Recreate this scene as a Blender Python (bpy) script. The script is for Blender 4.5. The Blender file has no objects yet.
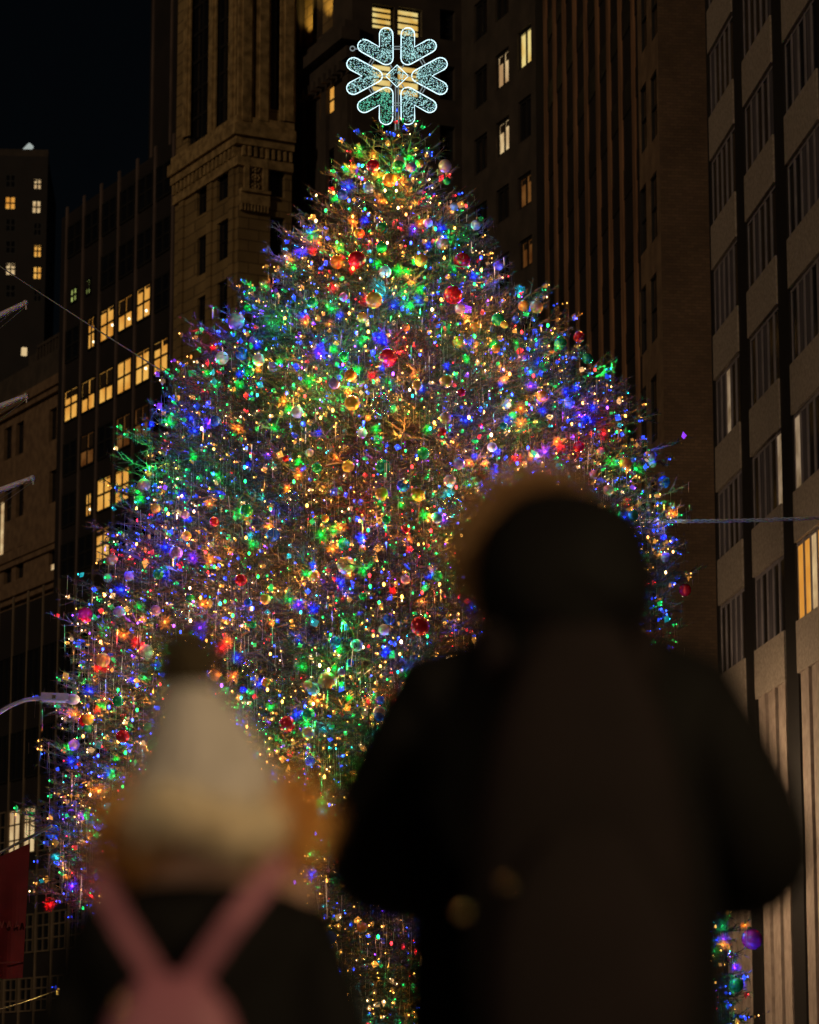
import bpy, math, random
import numpy as np
from mathutils import Vector, noise
random.seed(11)
rng = np.random.default_rng(7)
S = bpy.context.scene
COL = S.collection
R_ = math.radians

# ------------------------------------------------------------------ camera, sky, sun, exposure
F_PX, CX, CY = 3000.0, 409.5, 512.0
HORIZON = 1080.0
PITCH = math.atan((HORIZON - CY) / F_PX)
CAM_Z = 0.95
cam_data = bpy.data.cameras.new('camera')
cam = bpy.data.objects.new('camera', cam_data)
COL.objects.link(cam)
cam.location = (0, 0, CAM_Z)
cam.rotation_euler = (math.pi / 2 + PITCH, 0, 0)
cam_data.sensor_fit = 'HORIZONTAL'
cam_data.sensor_width = 36
cam_data.lens = 36 * F_PX / 819.0
cam_data.clip_start = 0.2
cam_data.clip_end = 3000
cam_data.dof.use_dof = True
cam_data.dof.focus_distance = 49.0
cam_data.dof.aperture_fstop = 3.2
S.camera = cam

w = bpy.data.worlds.new('World')
S.world = w
w.use_nodes = True
wn = w.node_tree
bg = wn.nodes['Background']
sky = wn.nodes.new('ShaderNodeTexSky')
sky.sky_type = 'NISHITA'
sky.sun_disc = False
SUN_EL, SUN_AZ = R_(14), R_(216)           # azimuth measured from +Y, clockwise
sky.sun_elevation = SUN_EL
sky.sun_rotation = SUN_AZ
wn.links.new(sky.outputs[0], bg.inputs[0])
bg.inputs[1].default_value = 0.0005

sun_d = bpy.data.lights.new('warm_fill_sun', 'SUN')  # added warm fill, an even stand-in for street light on the facades
sun_d.energy = 0.4
sun_d.color = (1.0, 0.73, 0.47)
sun_d.angle = R_(3)
sun = bpy.data.objects.new('warm_fill_sun', sun_d)
COL.objects.link(sun)
sd = Vector((math.sin(SUN_AZ) * math.cos(SUN_EL), math.cos(SUN_AZ) * math.cos(SUN_EL), math.sin(SUN_EL)))
sun.rotation_euler = sd.to_track_quat('Z', 'Y').to_euler()

S.view_settings.view_transform = 'Standard'
S.view_settings.look = 'None'
S.view_settings.exposure = 0
S.view_settings.gamma = 1
try:
    S.cycles.use_denoising = True
    S.cycles.max_bounces = 5
    S.cycles.sample_clamp_indirect = 3
    S.cycles.use_light_tree = True
except Exception:
    pass

# ------------------------------------------------------------------ helpers
cp, sp = math.cos(PITCH), math.sin(PITCH)
CAM = np.array([0, 0, CAM_Z])

def ray(px, py):
    a, b = (px - CX) / F_PX, (CY - py) / F_PX
    return np.array([a, cp - b * sp, sp + b * cp])

def at(px, py, Y):
    d = ray(px, py)
    return CAM + d * (Y / d[1])

def tag(o, label=None, cat=None, group=None, kind=None):
    if label: o['label'] = label
    if cat: o['category'] = cat
    if group: o['group'] = group
    if kind: o['kind'] = kind
    return o

def thing(name, label, cat, loc=(0, 0, 0), group=None):
    o = bpy.data.objects.new(name, None)
    COL.objects.link(o)
    o.location = loc
    o.empty_display_size = 0.2
    return tag(o, label, cat, group)

class MB:
    """collects boxes, tubes and sheets in world space; build() links them as one mesh object"""
    def __init__(s):
        s.v, s.f, s.m = [], [], []
    def quad(s, a, b, c, d, m=0):
        i = len(s.v)
        s.v += [tuple(a), tuple(b), tuple(c), tuple(d)]
        s.f.append((i, i + 1, i + 2, i + 3)); s.m.append(m)
    def poly(s, pts, m=0):
        i = len(s.v)
        s.v += [tuple(p) for p in pts]
        s.f.append(tuple(range(i, i + len(pts)))); s.m.append(m)
    def hexa(s, p, m=0):
        i = len(s.v)
        s.v += [tuple(q) for q in p]
        for q in ((0, 3, 2, 1), (4, 5, 6, 7), (0, 1, 5, 4), (1, 2, 6, 5), (2, 3, 7, 6), (3, 0, 4, 7)):
            s.f.append(tuple(i + k for k in q)); s.m.append(m)
    def box(s, x0, x1, y0, y1, z0, z1, m=0):
        s.hexa([(x0, y0, z0), (x1, y0, z0), (x1, y1, z0), (x0, y1, z0), (x0, y0, z1), (x1, y0, z1), (x1, y1, z1), (x0, y1, z1)], m)
    def tube(s, pts, rad, n=8, m=0, closed=False, cap=True):
        pts = [np.array(p, float) for p in pts]
        N = len(pts)
        rads = rad if hasattr(rad, '__len__') else [rad] * N
        i0 = len(s.v)
        ref = np.array([0.13, 0.31, 0.94])
        for k in range(N):
            if closed:
                t = pts[(k + 1) % N] - pts[k - 1]
            else:
                t = pts[min(k + 1, N - 1)] - pts[max(k - 1, 0)]
            t = t / (np.linalg.norm(t) + 1e-9)
            a = np.cross(t, ref); 
            if np.linalg.norm(a) < 1e-3: a = np.cross(t, [1, 0, 0])
            a /= np.linalg.norm(a); b = np.cross(t, a)
            for j in range(n):
                th = 2 * math.pi * j / n
                s.v.append(tuple(pts[k] + (a * math.cos(th) + b * math.sin(th)) * rads[k]))
        for k in range(N if closed else N - 1):
            k2 = (k + 1) % N
            for j in range(n):
                j2 = (j + 1) % n
                s.f.append((i0 + k * n + j, i0 + k * n + j2, i0 + k2 * n + j2, i0 + k2 * n + j)); s.m.append(m)
        if cap and not closed:
            s.f.append(tuple(i0 + j for j in reversed(range(n)))); s.m.append(m)
            s.f.append(tuple(i0 + (N - 1) * n + j for j in range(n))); s.m.append(m)
    def lathe(s, prof, n=16, c=(0, 0, 0), m=0):
        i0 = len(s.v)
        for (r, z) in prof:
            for j in range(n):
                th = 2 * math.pi * j / n
                s.v.append((c[0] + r * math.cos(th), c[1] + r * math.sin(th), c[2] + z))
        for k in range(len(prof) - 1):
            for j in range(n):
                j2 = (j + 1) % n
                s.f.append((i0 + k * n + j, i0 + k * n + j2, i0 + (k + 1) * n + j2, i0 + (k + 1) * n + j)); s.m.append(m)
    def sphere(s, c, r, n=12, m=0, sc=(1, 1, 1)):
        k = n // 2
        i0 = len(s.v)
        for a in range(k + 1):
            ph = math.pi * a / k - math.pi / 2
            for j in range(n):
                th = 2 * math.pi * j / n
                s.v.append((c[0] + r * sc[0] * math.cos(ph) * math.cos(th), c[1] + r * sc[1] * math.cos(ph) * math.sin(th), c[2] + r * sc[2] * math.sin(ph)))
        for a in range(k):
            for j in range(n):
                j2 = (j + 1) % n
                s.f.append((i0 + a * n + j, i0 + a * n + j2, i0 + (a + 1) * n + j2, i0 + (a + 1) * n + j)); s.m.append(m)
    def mesh(s, name, mats, off=(0, 0, 0), smooth=False):
        me = bpy.data.meshes.new(name)
        V = np.array(s.v) - np.array(off)
        me.from_pydata([tuple(p) for p in V], [], s.f)
        for q in (mats if isinstance(mats, (list, tuple)) else [mats]):
            me.materials.append(q)
        if len(set(s.m)) > 1:
            me.polygons.foreach_set('material_index', s.m)
        if smooth:
            me.polygons.foreach_set('use_smooth', [True] * len(s.f))
        me.update()
        return me
    def build(s, name, mats, parent=None, smooth=False, origin=None):
        off = tuple(parent.matrix_basis.translation) if parent is not None and origin is None else (origin or (0, 0, 0))
        # nested parts: children of parts sit at the same origin as the thing
        if parent is not None and parent.parent is not None:
            off = tuple(parent.parent.location)
        o = bpy.data.objects.new(name, s.mesh(name, mats, off, smooth))
        COL.objects.link(o)
        if parent is not None:
            o.parent = parent
        elif origin is not None:
            o.location = origin
        return o

def big_mesh(name, V, F, mat_idx, mats):
    """V (n,3), F (m,k) same-size faces, straight from numpy"""
    me = bpy.data.meshes.new(name)
    V = np.asarray(V, np.float32); F = np.asarray(F, np.int32)
    k = F.shape[1]
    me.vertices.add(len(V)); me.vertices.foreach_set('co', V.ravel())
    me.loops.add(F.size); me.loops.foreach_set('vertex_index', F.ravel())
    me.polygons.add(len(F))
    me.polygons.foreach_set('loop_start', np.arange(0, F.size, k, dtype=np.int32))
    for q in mats: me.materials.append(q)
    if mat_idx is not None:
        me.polygons.foreach_set('material_index', np.asarray(mat_idx, np.int32))
    me.update(calc_edges=True)
    me.validate()
    return me

# ------------------------------------------------------------------ materials
def nodes_of(name):
    m = bpy.data.materials.new(name)
    m.use_nodes = True
    nt = m.node_tree
    return m, nt, nt.nodes['Principled BSDF']

def mat(name, c, rough=0.7, metal=0.0, c2=None, scale=3.0, bump=0.0, detail=4, spec=0.5, stretch=None, trans=0.0):
    m, nt, b = nodes_of(name)
    b.inputs['Roughness'].default_value = rough
    b.inputs['Metallic'].default_value = metal
    b.inputs['Specular IOR Level'].default_value = spec
    c2 = c2 or tuple(x * 0.7 for x in c)
    tc = nt.nodes.new('ShaderNodeTexCoord')
    src = tc.outputs['Object']
    if stretch:
        mp = nt.nodes.new('ShaderNodeMapping')
        mp.inputs['Scale'].default_value = stretch
        nt.links.new(src, mp.inputs[0]); src = mp.outputs[0]
    n = nt.nodes.new('ShaderNodeTexNoise')
    n.inputs['Scale'].default_value = scale
    n.inputs['Detail'].default_value = detail
    nt.links.new(src, n.inputs['Vector'])
    r = nt.nodes.new('ShaderNodeValToRGB')
    r.color_ramp.elements[0].position = 0.35
    r.color_ramp.elements[1].position = 0.65
    r.color_ramp.elements[0].color = (*c2, 1)
    r.color_ramp.elements[1].color = (*c, 1)
    nt.links.new(n.outputs[0], r.inputs[0])
    nt.links.new(r.outputs[0], b.inputs['Base Color'])
    if bump:
        bp = nt.nodes.new('ShaderNodeBump')
        bp.inputs['Strength'].default_value = bump
        bp.inputs['Distance'].default_value = 0.05
        nt.links.new(n.outputs[0], bp.inputs['Height'])
        nt.links.new(bp.outputs[0], b.inputs['Normal'])
    return m

def brick_mat(name, c, c2, mortar, scale=1.0, bump=0.3):
    m, nt, b = nodes_of(name)
    b.inputs['Roughness'].default_value = 0.85
    tc = nt.nodes.new('ShaderNodeTexCoord')
    sx = nt.nodes.new('ShaderNodeSeparateXYZ'); nt.links.new(tc.outputs['Object'], sx.inputs[0])
    ad = nt.nodes.new('ShaderNodeMath'); ad.operation = 'ADD'
    nt.links.new(sx.outputs[0], ad.inputs[0]); nt.links.new(sx.outputs[1], ad.inputs[1])
    cb = nt.nodes.new('ShaderNodeCombineXYZ')
    nt.links.new(ad.outputs[0], cb.inputs[0]); nt.links.new(sx.outputs[2], cb.inputs[1])
    t = nt.nodes.new('ShaderNodeTexBrick')
    t.inputs['Color1'].default_value = (*c, 1); t.inputs['Color2'].default_value = (*c2, 1)
    t.inputs['Mortar'].default_value = (*mortar, 1)
    t.inputs['Scale'].default_value = scale
    t.inputs['Mortar Size'].default_value = 0.03
    t.inputs['Brick Width'].default_value = 1.1; t.inputs['Row Height'].default_value = 0.42
    nt.links.new(cb.outputs[0], t.inputs['Vector'])
    n = nt.nodes.new('ShaderNodeTexNoise'); n.inputs['Scale'].default_value = 0.35; n.inputs['Detail'].default_value = 6
    nt.links.new(tc.outputs['Object'], n.inputs['Vector'])
    mx = nt.nodes.new('ShaderNodeMixRGB'); mx.blend_type = 'MULTIPLY'; mx.inputs[0].default_value = 0.7
    rr = nt.nodes.new('ShaderNodeValToRGB')
    rr.color_ramp.elements[0].position = 0.3; rr.color_ramp.elements[0].color = (0.35, 0.33, 0.3, 1)
    rr.color_ramp.elements[1].position = 0.7
    nt.links.new(n.outputs[0], rr.inputs[0])
    nt.links.new(t.outputs[0], mx.inputs[1]); nt.links.new(rr.outputs[0], mx.inputs[2])
    nt.links.new(mx.outputs[0], b.inputs['Base Color'])
    bp = nt.nodes.new('ShaderNodeBump'); bp.inputs['Strength'].default_value = bump; bp.inputs['Distance'].default_value = 0.05
    nt.links.new(t.outputs[1], bp.inputs['Height']); bp.invert = True
    nt.links.new(bp.outputs[0], b.inputs['Normal'])
    return m

def glow(name, c, strength, c2=None, scale=4.0, base=(0.02, 0.02, 0.02)):
    m, nt, b = nodes_of(name)
    b.inputs['Base Color'].default_value = (*base, 1)
    b.inputs['Emission Strength'].default_value = strength
    if c2 is None:
        b.inputs['Emission Color'].default_value = (*c, 1)
    else:
        tc = nt.nodes.new('ShaderNodeTexCoord')
        n = nt.nodes.new('ShaderNodeTexNoise'); n.inputs['Scale'].default_value = scale; n.inputs['Detail'].default_value = 3
        r = nt.nodes.new('ShaderNodeValToRGB')
        r.color_ramp.elements[0].position = 0.36; r.color_ramp.elements[0].color = (*c2, 1)
        r.color_ramp.elements[1].position = 0.62; r.color_ramp.elements[1].color = (*c, 1)
        nt.links.new(tc.outputs['Object'], n.inputs['Vector']); nt.links.new(n.outputs[0], r.inputs[0])
        nt.links.new(r.outputs[0], b.inputs['Emission Color'])
    return m

M = {}
M['asphalt'] = mat('asphalt', (0.05, 0.05, 0.052), 0.8, c2=(0.035, 0.035, 0.037), scale=6, bump=0.3)
M['paving'] = mat('paving', (0.2, 0.19, 0.18), 0.8, c2=(0.15, 0.145, 0.14), scale=2)
M['glass'] = mat('dark_glass', (0.012, 0.013, 0.016), 0.12, c2=(0.008, 0.008, 0.01), scale=0.6, spec=0.5)
M['frame_dark'] = mat('dark_frame', (0.02, 0.018, 0.016), 0.5)
M['frame_bronze'] = mat('bronze_frame', (0.10, 0.07, 0.045), 0.45, c2=(0.07, 0.05, 0.03))
M['granite'] = mat('brown_granite', (.47, .385, .31), .55, c2=(.29, .23, .18), scale=9, detail=8, bump=.15)
M['granite_dark'] = mat('dark_granite', (0.02, 0.016, 0.014), 0.5, scale=3)
M['mullion'] = mat('pale_mullion', (0.30, 0.26, 0.27), 0.5, c2=(0.22, 0.19, 0.2), scale=2)
M['curtain'] = mat('grey_curtain', (0.13, 0.11, 0.12), 0.8, c2=(0.05, 0.042, 0.05), scale=3, stretch=(3, 3, 0.15))
M['flute'] = mat('fluted_stone', (0.40, 0.31, 0.25), 0.7, c2=(0.28, 0.21, 0.17), scale=3, bump=0.2)
M['brick'] = brick_mat('dark_brick', (.19, .115, .065), (.14, .085, .05), (.10, .062, .036), 3.4)
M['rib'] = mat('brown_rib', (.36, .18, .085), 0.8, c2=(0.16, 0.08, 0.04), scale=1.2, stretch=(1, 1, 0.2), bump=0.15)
M['brownstone'] = mat('brownstone', (0.24, 0.15, 0.08), 0.85, c2=(0.15, 0.09, 0.05), scale=1.3, bump=0.3, detail=8)
M['darkstone'] = mat('dark_stone', (0.075, 0.055, 0.04), 0.85, c2=(0.045, 0.034, 0.025), scale=0.8, bump=0.3, detail=8)
M['goldstone'] = brick_mat('golden_stone', (.35, .235, .095), (.27, .18, .07), (.17, .11, .045), .62, .4)
M['goldtrim'] = mat('golden_trim', (0.46, 0.31, 0.13), 0.75, c2=(0.20, 0.13, 0.05), scale=2.2, bump=0.6, detail=8)
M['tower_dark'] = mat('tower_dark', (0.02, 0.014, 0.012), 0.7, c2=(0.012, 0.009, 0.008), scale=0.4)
M['fin'] = mat('steel_fin', (0.15, 0.105, 0.085), 0.6, c2=(0.10, 0.07, 0.06), scale=0.5)
M['fin_tan'] = mat('tan_fin', (0.22, 0.16, 0.10), 0.6, c2=(0.15, 0.11, 0.07), scale=0.8)
M['lit_warm'] = glow('lit_warm', (1.0, 0.52, 0.10), 0.85, (0.75, 0.30, 0.04), 0.5)
M['lit_dim'] = glow('lit_dim', (0.9, 0.36, 0.08), 0.16, (0.4, 0.12, 0.02), 0.7)
M['lit_yellow'] = glow('lit_yellow', (1.0, 0.78, 0.28), 0.8, (0.85, 0.5, 0.1), 0.8)
M['lit_pale'] = glow('lit_pale', (1.0, 0.72, 0.36), 0.7, (0.55, 0.32, 0.14), 0.8)
M['lit_green'] = glow('lit_green', (0.75, 0.9, 0.25), 0.6, (0.2, 0.25, 0.05), 1.2)
M['lit_soft'] = glow('lit_soft', (1.0, .70, .42), .3, (.5, .32, .16), 1.5)
M['lit_lamp'] = glow('lit_ceiling_lamp', (1.0, 0.85, 0.55), 4.0)
M['blind'] = mat('window_blind', (0.05, 0.03, 0.014), 0.9, scale=4)
M['bark'] = mat('bark', (0.17, 0.11, 0.07), 0.9, c2=(0.09, 0.055, 0.035), scale=9, bump=0.5)
M['twig'] = mat('twig', (0.19, 0.12, 0.08), 0.75, c2=(0.10, 0.065, 0.045), scale=4)
M['needle'] = mat('needles', (0.05, 0.075, 0.036), 0.6, c2=(0.06, 0.046, 0.034), scale=1.5, detail=5)  # brown patches put warm bulb light and bark into the needle colour
M['tinsel'] = mat('tinsel', (0.62, 0.5, 0.42), 0.28, 1.0, c2=(0.45, 0.33, 0.27), scale=5)
M['wire'] = mat('wire_steel', (0.45, 0.42, 0.42), 0.4, 0.6)
M['cable'] = mat('cable_plastic', (0.6, 0.55, 0.56), 0.35, scale=3)
M['pole'] = mat('pole_paint', (0.8, 0.68, 0.7), 0.4, c2=(0.6, 0.48, 0.5), scale=5)
M['lamp_paint'] = mat('lamp_paint', (0.40, 0.36, 0.62), 0.45, scale=5)
M['dark_metal'] = mat('dark_metal', (0.03, 0.03, 0.032), 0.45, 0.5)
M['banner'] = mat('red_banner', (.20, .008, .014), .8, c2=(.14, .005, .009), scale=3)
M['banner_ink'] = mat('banner_ink', (0.3, 0.05, 0.05), 0.8)
M['silver'] = mat('silver_cap', (0.7, 0.68, 0.62), 0.25, 1.0)

# ------------------------------------------------------------------ ground
g = MB()
g.quad((-1200, -200, 0), (1200, -200, 0), (1200, 2000, 0), (-1200, 2000, 0))
tag(g.build('ground', M['asphalt']), kind='structure')
g = MB(); g.box(-30, 9.0, -12, 62, 0.004, 0.14)
tag(g.build('plaza', M['paving']), kind='structure')

# ------------------------------------------------------------------ facade tools
class Face:
    """a vertical wall plane through a ground point; s runs along it away from the camera"""
    def __init__(s, px, Y, deg, py=HORIZON):
        p = at(px, py, Y)
        s.P = np.array([p[0], p[1]]); a = R_(deg)
        s.u = np.array([math.sin(a), math.cos(a)])
        n = np.array([s.u[1], -s.u[0]])
        s.n = n if n @ s.P < 0 else -n
    def uz(s, px, py):
        d = ray(px, py)
        A = np.array([[s.u[0], -d[0]], [s.u[1], -d[1]]])
        k, t = np.linalg.solve(A, -s.P)
        return k, CAM_Z + d[2] * t
    def pt(s, k, z, o=0.0):
        q = s.P + s.u * k + s.n * o
        return (q[0], q[1], z)
    def box(s, mb, k0, k1, z0, z1, o0, o1, m=0):
        mb.hexa([s.pt(k0, z0, o0), s.pt(k1, z0, o0), s.pt(k1, z0, o1), s.pt(k0, z0, o1),
                 s.pt(k0, z1, o0), s.pt(k1, z1, o0), s.pt(k1, z1, o1), s.pt(k0, z1, o1)], m)
    def wall(s, mb, k0, k1, z0, z1, holes, depth=0.35, m=0):
        hs = [h for h in holes if h[1] > k0 and h[0] < k1 and h[3] > z0 and h[2] < z1]
        ks = sorted({k0, k1, *[min(max(h[i], k0), k1) for h in hs for i in (0, 1)]})
        zs = sorted({z0, z1, *[min(max(h[i], z0), z1) for h in hs for i in (2, 3)]})
        for i in range(len(ks) - 1):
            for j in range(len(zs) - 1):
                a, b = (ks[i] + ks[i + 1]) / 2, (zs[j] + zs[j + 1]) / 2
                if any(h[0] < a < h[1] and h[2] < b < h[3] for h in hs): continue
                mb.quad(s.pt(ks[i], zs[j]), s.pt(ks[i + 1], zs[j]), s.pt(ks[i + 1], zs[j + 1]), s.pt(ks[i], zs[j + 1]), m)
        for (a, b, c, d) in hs:
            D = -depth
            mb.quad(s.pt(a, c), s.pt(b, c), s.pt(b, c, D), s.pt(a, c, D), m)
            mb.quad(s.pt(a, d), s.pt(a, d, D), s.pt(b, d, D), s.pt(b, d), m)
            mb.quad(s.pt(a, c), s.pt(a, c, D), s.pt(a, d, D), s.pt(a, d), m)
            mb.quad(s.pt(b, c), s.pt(b, d), s.pt(b, d, D), s.pt(b, c, D), m)
    def window(s, parent, h, depth=0.35, cols=2, rows=2, pane='glass', frame='frame_dark', fw=0.06, blind=0.0, mw=None, lamp=False):
        a, b, c, d = h
        mw = mw or fw
        mb = MB(); o0, o1 = -depth, -depth + 0.08
        s.box(mb, a, b, c, c + fw, o0, o1); s.box(mb, a, b, d - fw, d, o0, o1)
        s.box(mb, a, a + fw, c + fw, d - fw, o0, o1); s.box(mb, b - fw, b, c + fw, d - fw, o0, o1)
        for i in range(1, cols):
            k = a + (b - a) * i / cols
            s.box(mb, k - mw / 2, k + mw / 2, c + fw, d - fw, o0, o1 - 0.003)
        for j in range(1, rows):
            z = c + (d - c) * j / rows
            s.box(mb, a + fw, b - fw, z - fw / 2, z + fw / 2, o0 + 0.01, o1 - 0.006)
        w_ = mb.build('window', M[frame], parent)
        p = MB(); p.quad(s.pt(a, c, o0 + 0.02), s.pt(b, c, o0 + 0.02), s.pt(b, d, o0 + 0.02), s.pt(a, d, o0 + 0.02))
        p.build('pane', M[pane], w_)
        if blind:
            p = MB()
            for i in range(cols):
                q = blind * random.uniform(0.75, 1.15)
                ka, kb = a + (b - a) * i / cols, a + (b - a) * (i + 1) / cols
                s.box(p, ka + fw * .7, kb - fw * .7 - (kb - ka) * random.uniform(0, .2), d - (d - c) * min(q, .9), d - fw * 1.2, o0 + 0.024, o0 + 0.036)
            p.build('blind', M['blind'], w_)
        if lamp:
            p = MB()
            q = s.pt(a + (b - a) * random.uniform(.12, .3), c + (d - c) * random.uniform(.15, .4), o0 + 0.05)
            p.sphere(q, 0.085, 8); p.build('lamp', M['lit_lamp'], w_)
        return w_

def solid(mb, face, k0, k1, z1, depth, m=0):
    """sides, back and roof of a box building standing behind its facade"""
    D = -depth
    for k in (k0, k1):
        mb.quad(face.pt(k, 0), face.pt(k, 0, D), face.pt(k, z1, D), face.pt(k, z1), m)
    mb.quad(face.pt(k0, 0, D), face.pt(k1, 0, D), face.pt(k1, z1, D), face.pt(k0, z1, D), m)
    mb.quad(face.pt(k0, z1), face.pt(k1, z1), face.pt(k1, z1, D), face.pt(k0, z1, D), m)

def px_hole(face, x0, x1, ymid_top, ymid_bot):
    """hole of a window whose px columns are x0..x1 and whose mid-height edges are known"""
    xm = (x0 + x1) / 2
    k0, _ = face.uz(x0, (ymid_top + ymid_bot) / 2); k1, _ = face.uz(x1, (ymid_top + ymid_bot) / 2)
    _, zt = face.uz(xm, ymid_top); _, zb = face.uz(xm, ymid_bot)
    return (min(k0, k1), max(k0, k1), zb, zt)

# ------------------------------------------------------------------ right: granite office block with dark columns
def granite_block():
    f = Face(709.5, 102, -4.95, 0)
    base = f.pt(0, 0)
    t = thing('granite_office_block', 'brown granite office block with dark columns along the right edge', 'building', base)
    ky = 300
    k = lambda px: f.uz(px, ky)[0]
    bays = [(k(712), k(736.5)), (k(746.5), k(776)), (k(788), k(822)), (k(833), k(872))]
    allk0, allk1 = min(b[1] for b in bays) - 6, max(b[0] for b in bays)
    # storeys from the spandrels' lower edges at x = 711
    zs = [f.uz(711 + 0.0117 * y, y)[1] for y in (-62, 49.5, 162, 273, 384, 495, 606)]
    pitch = (zs[0] - zs[-1]) / 6
    z_head = [zs[-1] + pitch * i for i in range(-1, 10)]     # underside of each spandrel = window head
    sp_h = pitch * 0.395
    top = z_head[-1] + sp_h
    z_street = 2.15
    core = MB()
    core_o = -.6
    kk0, kk1 = allk0 - 2, 0.0
    fb = f
    core.quad(fb.pt(kk0, 0, core_o), fb.pt(kk1, 0, core_o), fb.pt(kk1, top, core_o), fb.pt(kk0, top, core_o))
    for kx in (kk0, kk1):
        core.quad(fb.pt(kx, 0, core_o), fb.pt(kx, 0, -18), fb.pt(kx, top, -18), fb.pt(kx, top, core_o))
    core.quad(fb.pt(kk0, top, core_o), fb.pt(kk1, top, core_o), fb.pt(kk1, top, -18), fb.pt(kk0, top, -18))
    core.quad(fb.pt(kk0, 0, -18), fb.pt(kk1, 0, -18), fb.pt(kk1, top, -18), fb.pt(kk0, top, -18))
    core.build('wall', M['granite_dark'], t)
    edges = [k(709.5)]
    for a, b in bays:
        edges += [max(a, b), min(a, b)]
    # columns between the bays
    cols = [(bays[0][1], bays[1][0]), (bays[1][1], bays[2][0]), (bays[2][1], bays[3][0])]
    for a, b in cols:
        m = MB(); f.box(m, min(a, b) + .05, max(a, b) - .05, 0, top, -.55, -0.05); m.build('column', M['granite_dark'], t)
    m = MB(); f.box(m, bays[0][0] + .02, bays[0][0] + 0.5, 0, top, -.6, -.05); m.build('column', M['granite_dark'], t)
    lit = {(0, 3): 2, (1, 2): 0, (2, 2): 4}
    n = len(z_head)
    for bi, (a, b) in enumerate(bays):
        a, b = min(a, b), max(a, b)
        for i, zh in enumerate(z_head):
            s_ = MB(); f.box(s_, a, b, zh, zh + sp_h, -.55, 0.0)
            s_.build('spandrel', M['granite'], t)
            if i == 0: continue
            zb = z_head[i - 1] + sp_h
            mb = MB(); pn = 5
            for q in range(pn + 1):
                kq = a + (b - a) * q / pn
                wq = 0.09 if 0 < q < pn else 0.06
                f.box(mb, kq - (wq if q else 0), kq + (wq if q < pn else 0), zb, zh, -.16, -0.09)
            f.box(mb, a, b, zh - 0.12, zh - 0.003, -.16, -.1)
            w_ = mb.build('window', M['mullion'], t)
            for q in range(pn):
                ka, kb = a + (b - a) * q / pn, a + (b - a) * (q + 1) / pn
                p = MB(); p.quad(f.pt(ka, zb, -.12), f.pt(kb, zb, -.12), f.pt(kb, zh, -.12), f.pt(ka, zh, -.12))
                mm = 'glass' if random.random() < .55 else 'curtain'
                L = lit.get((bi, i))
                if bi == 2 and i == 1: mm = 'lit_warm' if q != 2 else 'lit_pale'
                elif L is not None and q == L: mm = 'lit_soft'
                p.build('pane', M[mm], w_)
    # fluted base storey
    zb, zt = z_street + 0.14, z_head[0]
    for a, b in bays:
        a, b = min(a, b), max(a, b)
        nfl = 6
        for q in range(nfl):
            ka = a + (b - a) * (q + .08) / nfl; kb = a + (b - a) * (q + .8) / nfl
            m = MB(); f.box(m, ka, kb, zb, zt - 0.004, -.55, -0.02 - 0.06 * (q % 2))
            m.build('flute', M['flute'], t)
    m = MB(); f.box(m, allk0, bays[0][1] + 1, z_street, zb - .01, -1.5, 0.4)
    m.build('canopy', M['frame_bronze'], t)
    m = MB(); f.box(m, allk0, bays[0][1] + 1, z_street - 0.8, z_street - .004, -1.4, 0.3)
    m.build('canopy_light', M['lit_warm'], t)
    return f
granite_block()

# ------------------------------------------------------------------ right of centre: ribbed brown tower with brick end wall
def ribbed_tower():
    f = Face(659.5, 113, -6.2, 150)
    t = thing('ribbed_brown_tower', 'tall brown tower of vertical ribs with a rough brick end wall', 'building', f.pt(0, 0))
    top = 70
    ky = 100
    k = lambda px, y=ky: f.uz(px, y)[0]
    fr = Face(659.5, 113, 83.8, 150)
    # end wall of brick
    m = MB()
    m.quad(fr.pt(0, 0), fr.pt(14, 0), fr.pt(14, top), fr.pt(0, top))
    m.build('brick_wall', M['brick'], t)
    hs = []
    pitch_px = 101.0
    for i in range(-1, 7):
        y0 = 105 + pitch_px * i
        for (x0, x1, dy) in ((640.2, 646.5, 0), (650.2, 657, -12)):
            hs.append(px_hole(f, x0, x1, y0 - 20 + dy, y0 + 47 + dy))
    m = MB()
    kA, kB = 0.0, k(638.5)
    f.wall(m, kA, kB, 0, top, hs, 0.12)
    m.build('wall', M['brownstone'], t)
    for h in hs:
        f.window(t, h, 0.12, 1, 2)
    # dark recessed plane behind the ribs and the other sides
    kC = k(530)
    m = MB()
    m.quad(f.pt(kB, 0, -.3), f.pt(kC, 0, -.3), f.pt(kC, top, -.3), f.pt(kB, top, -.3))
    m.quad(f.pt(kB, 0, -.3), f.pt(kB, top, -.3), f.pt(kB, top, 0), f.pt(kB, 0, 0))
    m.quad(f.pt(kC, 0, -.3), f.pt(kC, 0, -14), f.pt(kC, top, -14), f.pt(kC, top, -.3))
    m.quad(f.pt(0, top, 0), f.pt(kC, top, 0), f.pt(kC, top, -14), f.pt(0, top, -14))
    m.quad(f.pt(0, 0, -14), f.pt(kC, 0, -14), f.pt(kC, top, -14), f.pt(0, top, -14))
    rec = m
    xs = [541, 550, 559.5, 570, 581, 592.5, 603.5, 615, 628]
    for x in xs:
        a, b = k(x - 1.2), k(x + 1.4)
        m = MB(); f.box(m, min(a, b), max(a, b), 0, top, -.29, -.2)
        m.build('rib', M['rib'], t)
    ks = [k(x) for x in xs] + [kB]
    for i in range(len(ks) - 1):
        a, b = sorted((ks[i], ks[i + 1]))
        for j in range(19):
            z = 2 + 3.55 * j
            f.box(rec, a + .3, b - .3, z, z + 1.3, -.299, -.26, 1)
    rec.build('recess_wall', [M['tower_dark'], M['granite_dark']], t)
ribbed_tower()

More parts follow.
